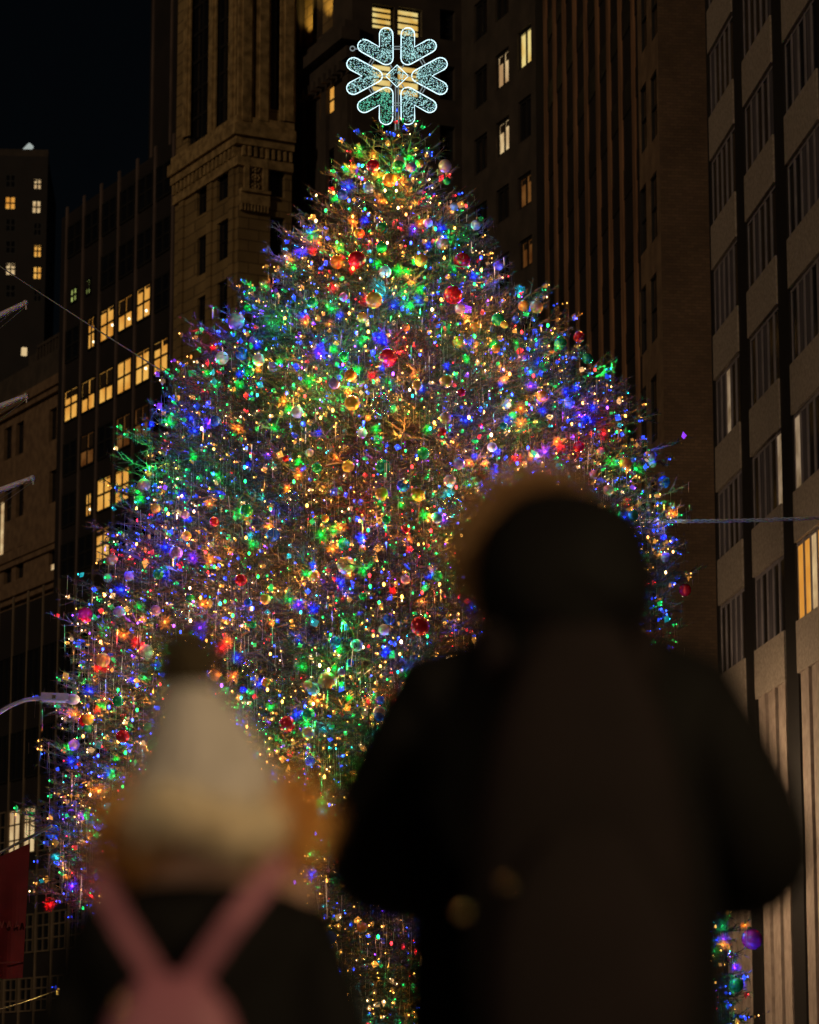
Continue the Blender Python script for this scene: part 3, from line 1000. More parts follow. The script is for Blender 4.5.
LENS_HALO = {'amber': (1.0, .40, .05), 'warm white': (1.0, .55, .2), 'blue': (.02, .07, 1.0), 'green': (.01, .75, .12), 'red': (1.0, .02, .03), 'violet': (.30, .04, 1.0), 'teal': (.01, .55, .62)}  # coloured bulb lenses, added with glow to put the bloom into shapes
for q, st in enumerate((.16, .45, .95)):
    for k_ in LN:
        mats_.append(glow('lens_halo_' + k_.replace(' ', '_'), LENS_HALO[k_], st * {'blue': 1.5, 'violet': 1.2, 'green': .75, 'teal': .7}.get(k_, 1)))
ls = rng.choice(len(BP), 12600, replace=False)
out_ = BP[ls] - np.array([AX, TY, 0]); out_[:, 2] = 0; out_ = unit(out_)
LP = BP[ls] - out_ * .05 + rng.normal(size=(len(ls), 3)) * .012
lr = rng.uniform(.018, .052, len(ls)) * rng.choice([.8, 1, 1, 1.15], len(ls))
sq = rng.uniform(.7, 1.35, (len(ls), 1, 3)); sq[:, :, 2] *= 1.2
jit = 1 + rng.uniform(-.3, .3, (len(ls), 6, 1))
q1, q2 = unit(rng.normal(size=(len(ls), 3))), rng.normal(size=(len(ls), 3))
q2 = unit(np.cross(q1, q2)); q3 = np.cross(q1, q2)
ROT = np.stack([q1, q2, q3], 1)
base = np.einsum('vk,nkj->nvj', OCT_V * [1, 1, .8], ROT)
V3 = (LP[:, None, :] + base * jit * sq * lr[:, None, None]).reshape(-1, 3)
F3 = (OCT_F[None] + len(V) + (np.arange(len(ls)) * 6)[:, None, None]).reshape(-1, 3)
lv = rng.choice(3, len(ls), p=[.25, .4, .35])
V = np.concatenate([V, V3]); F = np.concatenate([F, F3])
mi = np.concatenate([mi, np.repeat(7 + lv * 7 + bc[ls], 8)])
me = big_mesh('fairy_lights', V, F, mi, mats_)
o = bpy.data.objects.new('fairy_lights', me); COL.objects.link(o)
fl_obj = o
GLOW_W = {'amber': 17.0, 'warm white': 7.0, 'blue': 21.0, 'green': 19.0, 'red': 13.0, 'violet': 9.0, 'teal': 10.0}
glow_d = {}
for k_ in LN:
    ld = bpy.data.lights.new('string_glow', 'POINT'); ld.energy = GLOW_W[k_]; ld.color = tuple(x ** 1.1 for x in LC[k_][0]); ld.shadow_soft_size = .03
    glow_d[k_] = ld
fr_i = [i for i in range(len(BP)) if BP[i, 1] < TY]
patch = {}
for i in rng.choice(fr_i, 560, replace=False):
    key = tuple((BP[i] / .6).astype(int))
    if key not in patch: patch[key] = colour_of(BP[i], 0)
    lo = bpy.data.objects.new('string_glow', glow_d[LN[patch[key] if rng.uniform() < .8 else bc[i]]]); COL.objects.link(lo); lo.parent = fl_obj
    n_ = BP[i] - np.array([AX, TY, BP[i, 2]]); n_ /= np.linalg.norm(n_)
    lo.location = tuple(BP[i] + n_ * .13 + np.array([0, -.04, 0]))
tag(o, 'mass of tiny coloured fairy lights spread all over the Christmas tree', 'fairy lights', kind='stuff')

# hanging tinsel
nt_ = 15000
sel = rng.choice(len(tip), nt_, p=wgt / wgt.sum())
P = tip[sel] + rng.normal(size=(nt_, 3)) * .05
pz = (P[:, 2] - Z_LO) / (Z_TOP - Z_LO)
Ln = rng.uniform(.12, .6, nt_) * np.clip(1.25 - pz, .25, 1)
Wd = rng.uniform(.003, .007, nt_)
a = rng.uniform(0, 2 * math.pi, nt_)
s_ = np.stack([np.cos(a), np.sin(a), np.zeros(nt_)], 1)
V = np.empty((nt_, 4, 3))
dr = rng.normal(size=(nt_, 3)) * .05; dr[:, 2] = -1
V[:, 0] = P - s_ * Wd[:, None]; V[:, 1] = P + s_ * Wd[:, None]
s2 = np.roll(s_, 1, axis=1) * .5 + s_ * .5; s2[:, 2] = 0
V[:, 2] = P + dr * Ln[:, None] + s2 * Wd[:, None]; V[:, 3] = P + dr * Ln[:, None] - s2 * Wd[:, None]
me = big_mesh('tinsel', V.reshape(-1, 3), np.arange(nt_ * 4).reshape(-1, 4), None, [M['tinsel']])
o = bpy.data.objects.new('tinsel', me); COL.objects.link(o)
tag(o, 'silver tinsel strands hanging from the boughs of the Christmas tree', 'tinsel', kind='stuff')

# ------------------------------------------------------------------ baubles
BC = {'red': (.62, .015, .03), 'gold': (.85, .42, .07), 'copper': (.78, .36, .17), 'magenta': (.75, .02, .22), 'silver': (.80, .78, .78), 'pink': (.80, .42, .48),
      'green': (.03, .34, .12), 'blue': (.05, .12, .62), 'purple': (.40, .22, .62), 'pale blue': (.35, .5, .68), 'orange': (.85, .28, .05)}
for k_, c_ in BC.items():
    M['bauble ' + k_] = mat('bauble_' + k_.replace(' ', '_'), c_, .22, .3, c2=tuple(x * .8 for x in c_), scale=1.5)
m_, nt, b = nodes_of('bauble_clear')
b.inputs['Base Color'].default_value = (.95, .95, .95, 1); b.inputs['Roughness'].default_value = .03
b.inputs['Transmission Weight'].default_value = 1.0; b.inputs['IOR'].default_value = 1.25
M['bauble clear'] = m_
def ball_mesh(k_):
    m = MB(); m.sphere((0, 0, 0), 1, 24); return m.mesh('bauble', M['bauble ' + k_], smooth=True)
ball = {k_: ball_mesh(k_) for k_ in list(BC) + ['clear']}
m = MB(); m.lathe([(.0, 1.16), (.18, 1.16), (.2, .96), (.26, .95)], 10)
m.tube([(.07 * math.cos(a), 0, 1.22 + .07 * math.sin(a)) for a in np.linspace(0, 2 * math.pi, 9)[:-1]], .018, 5, closed=True)
cap_mesh = m.mesh('cap', M['silver'])
def bauble(px, py, d_px, colour, label):
    p = surface(px, py, -.06)
    if p is None: p = at(px, py, TY - .3)
    r = d_px / 2 * p[1] / F_PX
    o = bpy.data.objects.new('bauble', ball[colour]); COL.objects.link(o)
    o.location = tuple(p); o.scale = (r, r, r); o.rotation_euler = (random.uniform(-.3, .3), random.uniform(-.3, .3), random.uniform(0, 6))
    tag(o, label, 'bauble', 'baubles on the Christmas tree')
    c_ = bpy.data.objects.new('cap', cap_mesh); COL.objects.link(c_); c_.parent = o
    return p
NAMED = [  # x, y, diameter, colour, short name, where
    (453, 295, 20, 'red', 'large red bauble', 'high on the right of the tree'),
    (462, 261, 18, 'red', 'round red bauble', 'above the large red one, high on the right'),
    (357, 260, 19, 'red', 'shiny red bauble', 'high on the left of the tree below the snowflake'),
    (388, 358, 20, 'red', 'deep red bauble', 'just above a clear ball in the middle of the tree'),
    (420, 626, 20, 'red', 'big red bauble', 'low in the middle, left of the man'),
    (287, 724, 17, 'red', 'dull red bauble', 'low on the tree, right of the bobble hat'),
    (685, 590, 13, 'red', 'small red bauble', 'on the lowest right tip beside the cable'),
    (752, 939, 21, 'magenta', 'large magenta bauble', 'under the elbow of the man'),
    (85, 615, 16, 'magenta', 'magenta bauble', 'on the outstretched left bough'),
    (373, 166, 14, 'red', 'topmost red bauble', 'just under the snowflake, left side'),
    (374, 300, 18, 'gold', 'large gold bauble', 'in the upper middle of the tree'),
    (346, 565, 19, 'copper', 'large copper bauble', 'in the lower middle of the tree'),
    (327, 681, 19, 'copper', 'dark copper bauble', 'low in the middle near hanging tinsel'),
    (421, 260, 14, 'orange', 'orange bauble', 'high in the middle between two red ones'),
    (390, 180, 15, 'gold', 'flat gold bauble', 'just below the snowflake'),
    (446, 381, 14, 'gold', 'bright gold bauble', 'right of the deep red one'),
    (352, 403, 16, 'gold', 'glossy gold bauble', 'left of the clear ball in the middle'),
    (385, 272, 13, 'silver', 'white bauble', 'high in the middle of the tree'),
    (297, 412, 13, 'silver', 'silver bauble', 'left of the middle of the tree'),
    (236, 321, 18, 'purple', 'purple bauble', 'on the upper left edge of the tree'),
    (222, 358, 14, 'silver', 'pale silver bauble', 'on the left edge under the purple one'),
    (445, 166, 14, 'pink', 'pink bauble', 'near the top on the right'),
    (476, 225, 11, 'silver', 'small silver bauble', 'on the upper right edge of the tree'),
    (428, 223, 10, 'pink', 'small pale pink bauble', 'high in the middle below the snowflake'),
    (359, 233, 11, 'gold', 'small gold bauble', 'high on the left above the shiny red one'),
    (337, 262, 15, 'orange', 'half lit orange bauble', 'left of the shiny red one'),
    (451, 507, 22, 'clear', 'largest clear glass bauble', 'left of the hood of the man'),
    (292, 498, 16, 'clear', 'clear glass bauble', 'left of the middle of the tree'),
    (250, 668, 16, 'clear', 'clear frosted bauble', 'right of the bobble hat'),
    (381, 405, 21, 'clear', 'large clear bauble', 'below the deep red one in the middle'),
    (545, 366, 15, 'clear', 'clear bauble', 'high on the right slope of the tree'),
    (492, 447, 10, 'silver', 'small white bauble', 'left of the fur trimmed hood'),
    (176, 553, 14, 'purple', 'lavender bauble', 'on the left side of the tree above the bobble hat'),
    (103, 660, 15, 'copper', 'copper bauble', 'on the left bough beside the bobble hat'),
    (144, 485, 14, 'copper', 'brown copper bauble', 'on the left edge of the tree at mid height'),
    (108, 578, 10, 'pale blue', 'small pale blue bauble', 'on the left tip of the tree'),
    (129, 576, 11, 'purple', 'small lavender bauble', 'on the left tip beside the pale blue one'),
    (241, 580, 13, 'red', 'dark red bauble', 'left of the large copper one'),
    (383, 467, 16, 'green', 'large green bauble', 'in the middle of the tree'),
    (382, 228, 13, 'green', 'green bauble', 'high in the middle between branches'),
    (146, 652, 16, 'pink', 'faint pink bauble', 'behind the dark pompom'),
    (506, 404, 11, 'pale blue', 'pale blue bauble', 'on the right side of the tree'),
    (585, 420, 10, 'blue', 'small blue bauble', 'far on the right slope'),
    (437, 576, 12, 'green', 'dark green bauble', 'low left of the man'),
    (317, 468, 11, 'green', 'small green bauble', 'left of the large green one'),
    (418, 494, 15, 'orange', 'oval orange bauble', 'left of the largest clear one'),
    (579, 337, 12, 'red', 'small bright red bauble', 'on the right edge of the tree'),
    (74, 745, 12, 'purple', 'small purple bauble', 'low on the left edge below the lamp head'),
    (52, 832, 16, 'blue', 'large blue bauble', 'lowest on the left beside the red banner'),
    (664, 482, 13, 'blue', 'round blue bauble', 'at the right tip above the cable'),
    (731, 958, 13, 'clear', 'small clear bauble', 'under the magenta one by the elbow'),
    (736, 985, 15, 'green', 'dark teal bauble', 'lowest on the right of the man'),
]
for (x, y, d, c_, nm, wh) in NAMED:
    bauble(x, y, d, c_, nm + ' ' + wh)
used = set()
DIRS = ['right of', 'above and right of', 'above', 'above and left of', 'left of', 'below and left of', 'below', 'below and right of']
def where(px, py):
    best = min(NAMED, key=lambda q: (q[0] - px) ** 2 + (q[1] - py) ** 2)
    a = math.degrees(math.atan2(best[1] - py, px - best[0])) % 360
    return DIRS[int((a + 22.5) // 45) % 8] + ' the ' + best[4]
def random_px():
    while True:
        py = random.uniform(150, 1010)
        l, r = np.interp(py, [p[0] for p in PROF], [p[1] for p in PROF]), np.interp(py, [p[0] for p in PROF], [p[2] for p in PROF])
        px = random.uniform(l + 4, r - 4)
        if random.random() < (r - l) / 700 + .15 and not (430 < px < 700 and py > 640) and not (px > 480 and 560 < py and px < 660): 
            return px, py
cnt, tries = 0, 0
while cnt < 165 and tries < 6000:
    tries += 1
    px, py = random_px()
    if min((q[0] - px) ** 2 + (q[1] - py) ** 2 for q in NAMED) < 15 ** 2: continue
    c_ = random.choice(['red', 'gold', 'green', 'blue', 'copper', 'purple', 'pale blue', 'green', 'blue', 'clear', 'orange', 'pink'])
    lab = 'little %s ball %s' % (c_, where(px, py))
    if lab in used: continue
    used.add(lab)
    if surface(px, py, -.06) is None: continue
    bauble(px, py, random.uniform(8, 14), c_, lab); cnt += 1

# ------------------------------------------------------------------ glowing foil bursts
def foil_mat(name, c_):
    m, nt, b = nodes_of('foil_' + name)
    b.inputs['Base Color'].default_value = (*[min(1, x * .34 + .02) for x in c_], 1)
    b.inputs['Roughness'].default_value = .3; b.inputs['Metallic'].default_value = .5
    return m
bursts, burst_light = {}, {}
BURST_W = 5.0
for k_ in LN:
    if k_ == 'warm white': continue
    c_ = LC[k_][0]
    M['foil ' + k_] = foil_mat(k_.replace(' ', '_'), c_)
    M['core ' + k_] = glow('core_' + k_.replace(' ', '_'), c_, LC[k_][1] * .4)
    ld = bpy.data.lights.new('led_glow', 'POINT'); ld.energy = BURST_W * {'amber': 1.5, 'red': 1.0, 'violet': .9}.get(k_, 1.1); ld.color = tuple(x ** 1.1 for x in c_); ld.shadow_soft_size = .04
    burst_light[k_] = ld
    for v in range(2):
        n = 260
        d = unit(rng.normal(size=(n, 3)))
        V, F = blades(d * .1, unit(d + rng.normal(size=(n, 3)) * .3), rng.uniform(.5, 1.05, n), rng.uniform(.025, .06, n))
        fm = big_mesh('foil', V, F, None, [M['foil ' + k_]])
        m = MB()
        m.sphere((0, 0, 0), .2, 8)
        cm = m.mesh('core', M['core ' + k_])
        bursts[(k_, v)] = (fm, cm)
FIXED = [(722, 926, 'green', 8), (741, 985, 'blue', 8), (735, 968, 'violet', 7), (745, 925, 'amber', 5), (99, 791, 'amber', 11), (114, 776, 'green', 10), (84, 818, 'violet', 10), (308, 801, 'amber', 10), (322, 812, 'teal', 9),  # the lower right ones are added to light the magenta bauble
         (57, 858, 'teal', 10), (66, 874, 'amber', 8), (72, 886, 'violet', 9), (50, 905, 'red', 8), (545, 452, 'violet', 10), (560, 448, 'red', 8), (535, 458, 'blue', 10), (165, 622, 'amber', 9), (200, 628, 'violet', 9), (62, 992, 'amber', 8)]
cnt, tries = 0, 0
while cnt < 300 and tries < 6000:
    tries += 1
    fixed = FIXED[tries - 1] if tries <= len(FIXED) else None
    px, py = fixed[:2] if fixed else random_px()
    p_ = colour_probs(px, py).copy(); p_[1] = 0; p_[3] *= 1.5; p_[2] *= 1.4; p_ /= p_.sum()
    k_ = LN[rng.choice(len(LN), p=p_)]
    if fixed: k_ = fixed[2]
    lab = 'glowing %s foil burst %s' % (k_, where(px, py))
    if lab in used and fixed: lab = 'big ' + lab
    if lab in used: continue
    p = surface(px, py, .12)
    if p is None and fixed: p = at(px, py, TY - .4)
    if p is None: continue
    used.add(lab)
    fm, cm = bursts[(k_, cnt % 2)]
    o = bpy.data.objects.new('foil_burst', fm); COL.objects.link(o)
    r = (fixed[3] if fixed else random.uniform(4.5, 10)) * p[1] / F_PX
    o.location = tuple(p); o.scale = (r, r, r * random.uniform(.9, 1.5)); o.rotation_euler = [random.uniform(0, 6) for _ in range(3)]
    tag(o, lab, 'light burst', 'glowing foil bursts on the Christmas tree')
    c_ = bpy.data.objects.new('core', cm); COL.objects.link(c_); c_.parent = o
    lo = bpy.data.objects.new('led_glow', burst_light[k_]); COL.objects.link(lo); lo.parent = o
    lo.location = o.rotation_euler.to_matrix().inverted() @ Vector((0, -1.15, .15))
    cnt += 1
print('bursts', cnt)
# the larger single bulbs
bulb = {}
for k_ in LN:
    m = MB(); m.sphere((0, 0, 0), 1, 8, 0, (1, 1, 1.5)); bulb[k_] = m.mesh('bulb', M['led ' + k_])
cnt, tries = 0, 0
while cnt < 260 and tries < 6000:
    tries += 1
    px, py = random_px()
    k_ = LN[rng.choice(len(LN), p=colour_probs(px, py))]
    lab = 'bright %s bulb %s' % (k_, where(px, py))
    if lab in used: continue
    p = surface(px, py, 0)
    if p is None: continue
    used.add(lab)
    o = bpy.data.objects.new('fairy_light', bulb[k_]); COL.objects.link(o)
    r = random.uniform(.017, .023); o.location = tuple(p); o.scale = (r, r, r)
    tag(o, lab, 'fairy light', 'brighter bulbs on the Christmas tree'); cnt += 1

# ------------------------------------------------------------------ snowflake topper
def snowflake():
    C0 = at(397, 76, TY - .1)
    px = TY / F_PX * .95
    t = thing('snowflake_topper', 'lit white snowflake topper standing on the tip of the Christmas tree', 'tree topper', tuple(C0))
    P3 = lambda x, y, o=0.0: (C0[0] + x * px, C0[1] + o, C0[2] + y * px)
    rope = glow('rope_light', (.62, .90, .97), 1.7)
    mesh_wire = mat('net_garland', (.20, .30, .29), .5, .3)
    spark = glow('net_spark', (.32, .60, .60), 1.5)
    spark_g = glow('net_spark_green', (.14, .66, .44), .9)
    dark = mat('topper_frame', (.3, .32, .33), .4, .7)
    def capsule_V(ang):
        """outline of two capsule arms leaving one vertex at +-30 degrees (px units)"""
        a0, rv, ln, rc = R_(ang), 23.5, 28.0, 7.4
        v = np.array([math.cos(a0), math.sin(a0)]) * rv
        d1 = np.array([math.cos(a0 + R_(29.5)), math.sin(a0 + R_(29.5))]); d2 = np.array([math.cos(a0 - R_(29.5)), math.sin(a0 - R_(29.5))])
        out = []
        def arc(c, a_from, a_to, n=8):
            for q in np.linspace(a_from, a_to, n): out.append(c + rc * np.array([math.cos(q), math.sin(q)]))
        e1, e2 = v + d1 * ln, v + d2 * ln
        A1, A2 = a0 + R_(29.5), a0 - R_(29.5)
        arc(v, A2 - math.pi / 2 - 0.0, A1 - math.pi * 1.5, 6)          # round the vertex, inner side
        arc(e1, A1 + math.pi / 2, A1 - math.pi / 2, 9)
        notch = v + np.array([math.cos(a0), math.sin(a0)]) * (rc / math.sin(R_(29.5)))
        out.append(notch)
        arc(e2, A2 + math.pi / 2, A2 - math.pi / 2, 9)
        return out, v, e1, e2, rc
    for i, ang in enumerate((0, 60, 120, 180, 240, 300)):
        out, v, e1, e2, rc = capsule_V(ang)
        m = MB(); m.tube([P3(*q) for q in out], .0095, 6, closed=True)
        arm = m.build('arm', rope, t, True)
        nm, sm = MB(), MB()
        for e in (e1, e2):
            ax = e - v; L = np.linalg.norm(ax); ax = ax / L; nn = np.array([-ax[1], ax[0]])
            for k in range(60):
                a = random.uniform(-4, L + 5); b = random.uniform(-6.2, 6.2)
                a2, b2 = a + random.uniform(-4, 4), max(-6.2, min(6.2, b + random.uniform(-4, 4)))
                q1, q2 = v + ax * a + nn * b, v + ax * a2 + nn * b2
                nm.tube([P3(*q1, random.uniform(-.05, .05)), P3(*q2, random.uniform(-.05, .05))], .006, 4)
            for k in range(210):
                a = random.uniform(-2, L + 5.5); b = random.uniform(-6, 6)
                nm.sphere(P3(*(v + ax * a + nn * b), random.uniform(-.06, .06)), random.uniform(.006, .012), 4, 1)
        nm.build('net', [mesh_wire, spark_g if ang in (240,) else spark], arm)
    m = MB()
    m.tube([P3(12.6, 0), P3(0, 12.6), P3(-12.6, 0), P3(0, -12.6)], .0095, 6, closed=True)
    cen = m.build('centre_diamond', rope, t)
    sm = MB()
    for k in range(280):
        a, b = random.uniform(-11, 11), random.uniform(-11, 11)
        if 4 < abs(a) + abs(b) < 11.5: sm.sphere(P3(a, b, random.uniform(-.05, .05)), .008, 4)
    sm.build('sparkle', spark, cen)
    m = MB()
    for k in range(6):
        a = R_(30 + 60 * k); c_, s_ = math.cos(a), math.sin(a)
        for r_ in (31, 34):
            m.tube([P3(c_ * r_ - s_ * 5, s_ * r_ + c_ * 5), P3(c_ * r_ + s_ * 5, s_ * r_ - c_ * 5)], .01, 5)
        a = R_(60 * k); c_, s_ = math.cos(a), math.sin(a)
        m.tube([P3(c_ * 11, s_ * 11), P3(c_ * 16, s_ * 16)], .012, 5)
    for x in (-1.6, 1.6): m.tube([P3(x, -12), P3(x, -62)], .012, 5)
    m.tube([P3(-38, 30), P3(-46, 31.5)], .01, 5)
    m.tube([P3(-49 + 2.6 * math.cos(q), 31.7 + 2.6 * math.sin(q)) for q in np.linspace(0, 6.28, 13)[:-1]], .012, 5, closed=True)
    m.build('frame', glow('frame_rod', (.5, .6, .62), .35), t)
snowflake()

# ------------------------------------------------------------------ cables, flagpoles, lamp, banner on the left
def cable(name, label, a, b, sag, r, material, twist=0):
    m = MB(); n = 24
    a, b = np.array(a), np.array(b)
    for k in range(3 if twist else 1):
        pts = []
        for i in range(n * (4 if twist else 1) + 1):
            q = i / (n * (4 if twist else 1)); p = a + (b - a) * q; p[2] -= sag * 4 * q * (1 - q)
            if twist: p = p + np.array([0, math.cos(q * 70 + k * 2.1), math.sin(q * 70 + k * 2.1)]) * twist
            pts.append(p)
        m.tube(pts, r, 5)
    return tag(m.build(name, material, None, True, tuple(a)), label, 'cable')
cable('guy_wire', 'thin steel guy wire sloping down to the left side of the tree', at(-60, 226, 52), at(178, 381, 49.5), .03, .013, M['wire'])
cable('power_cable', 'thick twisted power cable running level from the tree to the right', at(640, 521, 48.6), at(900, 513, 52), .05, .013, M['cable'], .024)
POLES = [(-60, 344, 25.5, 303, 'uppermost of the three pale flagpoles at the left edge, below the far tower'),
         (-60, 430, 26, 396, 'middle one of the three pale flagpoles at the left edge'),
         (-60, 513, 32.5, 478, 'lowest of the three pale flagpoles, beside the brown stone building')]
for (x0, y0, x1, y1, lab) in POLES:
    a, b = np.array(at(x0, y0, 60)), np.array(at(x1, y1, 58))
    t = thing('flagpole', lab, 'flagpole', tuple(a), 'flagpoles at the left edge')
    m = MB(); m.tube([a, b], [.09, .05], 10); m.sphere(b, .065, 10)
    m.build('pole', M['pole'], t, True)
    m = MB(); m.tube([b + [0, 0, -.08], a + [.0, 0, -.75]], .008, 5); m.tube([b + [-.1, 0, -.06], a + [0, 0, -.55]], .007, 5)
    m.tube([b + [.02, 0, .0], b + [.02, 0, -.14]], .02, 6)
    m.build('halyard', M['wire'], t)

def cobra_lamp():
    a, b = at(-30, 731, 47), at(44, 697, 47)
    t = thing('roadway_lamp', 'unlit curved arm roadway lamp with violet tinted head touching the left boughs', 'street lamp', (a[0] - .3, a[1], 0))
    m = MB()
    m.tube([(a[0] - .3, a[1], 0), (a[0] - .3, a[1], a[2] - .6), (a[0] - .15, a[1], a[2] - .2)] + [at(x, y, 47) for x, y in ((-22, 726), (-5, 715), (10, 706), (25, 700), (44, 697.5))], [.1, .09, .06, .045, .04, .035, .035, .035], 8)
    m.build('arm', M['lamp_paint'], t, True)
    m = MB(); c0, c1 = at(42, 697, 47), at(69, 697.5, 47)
    m.hexa([(c0[0], 46.85, c0[2] - .06), (c1[0], 46.85, c1[2] - .07), (c1[0], 47.15, c1[2] - .07), (c0[0], 47.15, c0[2] - .06),
            (c0[0], 46.88, c0[2] + .06), (c1[0], 46.88, c1[2] + .05), (c1[0], 47.12, c1[2] + .05), (c0[0], 47.12, c0[2] + .06)])
    hd = m.build('lamp_head', M['lamp_paint'], t)
    m = MB(); m.sphere((c1[0] + .06, 47, c1[2] - .03), .12, 10, 0, (1, 1, .75)); m.build('lens', M['lamp_paint'], hd, True)
    m = MB(); q = at(54, 697, 46.82); m.box(q[0] - .03, q[0] + .03, q[1] - .02, q[1] + .03, q[2] - .03, q[2] + .03); m.build('sensor', M['silver'], hd)
cobra_lamp()

def banner():
    Y = 42
    a = at(-25, 868, Y)
    t = thing('red_banner', 'dark red cloth banner hanging from a rod in the lower left corner', 'banner', tuple(a))
    m = MB(); n, r = 14, 16
    tl, tr, bl, br = at(-25, 868, Y), at(30, 843, Y), at(-25, 980, Y), at(23, 978, Y)
    G = [[None] * (n + 1) for _ in range(r + 1)]
    for j in range(r + 1):
        for i in range(n + 1):
            u, v = i / n, j / r
            p = (tl * (1 - u) + tr * u) * (1 - v) + (bl * (1 - u) + br * u) * v
            G[j][i] = p + np.array([0, .05 * math.sin(u * 9 + v * 2) * v, 0])
    for j in range(r):
        for i in range(n): m.quad(G[j][i], G[j + 1][i], G[j + 1][i + 1], G[j][i + 1])
    for j in range(r):
        for i in range(n): m.quad(G[j][i] + [0, .012, 0], G[j][i + 1] + [0, .012, 0], G[j + 1][i + 1] + [0, .012, 0], G[j + 1][i] + [0, .012, 0])
    m.build('cloth', M['banner'], t)
    m = MB(); m.tube([at(-40, 873, Y), at(52, 826, Y)], .022, 8); m.build('rod', M['wire'], t, True)
    m = MB()   # dim last letter of the banner's line
    def stroke(p, q): m.tube([at(p[0], p[1], Y - .08), at(q[0], q[1], Y - .08)], .012, 5)
    for x in (2, 9.5, 17.5):
        if x < 5: stroke((x - 2, 921), (x, 928)); stroke((x + 2, 921), (x, 928))
        else: stroke((x - 2.2, 928), (x, 921)); stroke((x + 2.2, 928), (x, 921)); stroke((x - 1.2, 926), (x + 1.2, 926))
    stroke((0, 963), (21, 962))
    m.build('lettering', M['banner_ink'], t)
    m = MB(); m.tube([(a[0] - .4, Y, 0), (a[0] - .4, Y, a[2] + .6)], .07, 10); m.build('post', M['dark_metal'], t)
banner()

def globe_lamp():
    p = at(61, 992, 60)
    t = thing('globe_lamp', 'small glowing yellow lamp low on the left behind the tree', 'lamp', (p[0], p[1], 0))
    m = MB(); m.tube([(p[0], p[1], 0), (p[0], p[1], p[2] - .1)], .05, 8); m.build('pole', M['dark_metal'], t)
    m = MB(); m.sphere(p, .09, 12); m.build('globe', glow('globe_glow', (1, .62, .12), 14), t, True)
    ld = bpy.data.lights.new('lamp_glow', 'POINT'); ld.energy = 30; ld.color = (1, .6, .15); ld.shadow_soft_size = .12
    lo = bpy.data.objects.new('lamp_glow', ld); COL.objects.link(lo); lo.parent = t; lo.location = (0, -.8, p[2])
globe_lamp()
cable('festoon_wire', 'thin festoon wire crossing the low block in the lower left corner', at(-30, 1016, 59), at(62, 988, 60), .05, .012, M['wire'])

# ------------------------------------------------------------------ people
SKIN = mat('skin', (.55, .34, .25), .6, scale=6)
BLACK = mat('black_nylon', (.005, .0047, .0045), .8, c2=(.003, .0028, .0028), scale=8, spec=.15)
MAROON = mat('maroon_canvas', (.010, .0058, .006), .85, c2=(.006, .0035, .0036), scale=5, spec=.2)
FUR_TAN = mat('tan_fur', (.46, .28, .13), .9, c2=(.32, .18, .08), scale=20)
FUR_GOLD = mat('golden_fur', (.8, .43, .11), .9, c2=(.6, .28, .06), scale=15)
FUR_CREAM = mat('cream_fur', (.88, .80, .62), .9, c2=(.74, .64, .46), scale=15)
KNIT = mat('cream_knit', (.62, .58, .54), .95, c2=(.46, .43, .40), scale=25, bump=.5)
POM = mat('dark_pompom', (.07, .05, .022), .95, scale=20)
PINK = mat('pink_nylon', (.34, .13, .18), .6, c2=(.27, .095, .14), scale=6)
DENIM = mat('dark_denim', (.02, .022, .03), .9, scale=12)
BOOT = mat('dark_leather', (.02, .015, .012), .5)
GLINT = mat('polished_brass', (.9, .62, .3), .12, 1.0)

def skinned(name, verts, edges, radii, material, parent, levels=2):
    me = bpy.data.meshes.new(name)
    off = Vector(parent.location)
    me.from_pydata([Vector(v) - off for v in verts], edges, [])
    o = bpy.data.objects.new(name, me); COL.objects.link(o); o.parent = parent
    me.materials.append(material)
    sk = o.modifiers.new('skin', 'SKIN')
    sk.use_smooth_shade = True
    if not me.skin_vertices: 
        bpy.context.view_layer.objects.active = o
        bpy.ops.mesh.customdata_skin_add()
    lay = me.skin_vertices[0].data
    for i, r in enumerate(radii):
        lay[i].radius = r if hasattr(r, '__len__') else (r, r)
        lay[i].use_root = (i == 0)
    ss = o.modifiers.new('sub', 'SUBSURF'); ss.levels = levels; ss.render_levels = levels
    return o

def fur(name, centres, normals, length, width, n, material, parent, droop=.25):
    """tufts standing out from a core: many thin blades in one mesh"""
    C = np.array(centres); N = np.array(normals)
    i = rng.integers(0, len(C), n)
    P = C[i] + rng.normal(size=(n, 3)) * .004
    D = unit(N[i] + rng.normal(size=(n, 3)) * .45 - np.array([0, 0, droop]))
    V, F = blades(P, D, rng.uniform(.6, 1.1, n) * length, np.full(n, width))
    me = big_mesh(name, V - np.array(parent.location), F, None, [material])
    o = bpy.data.objects.new(name, me); COL.objects.link(o); o.parent = parent
    return o

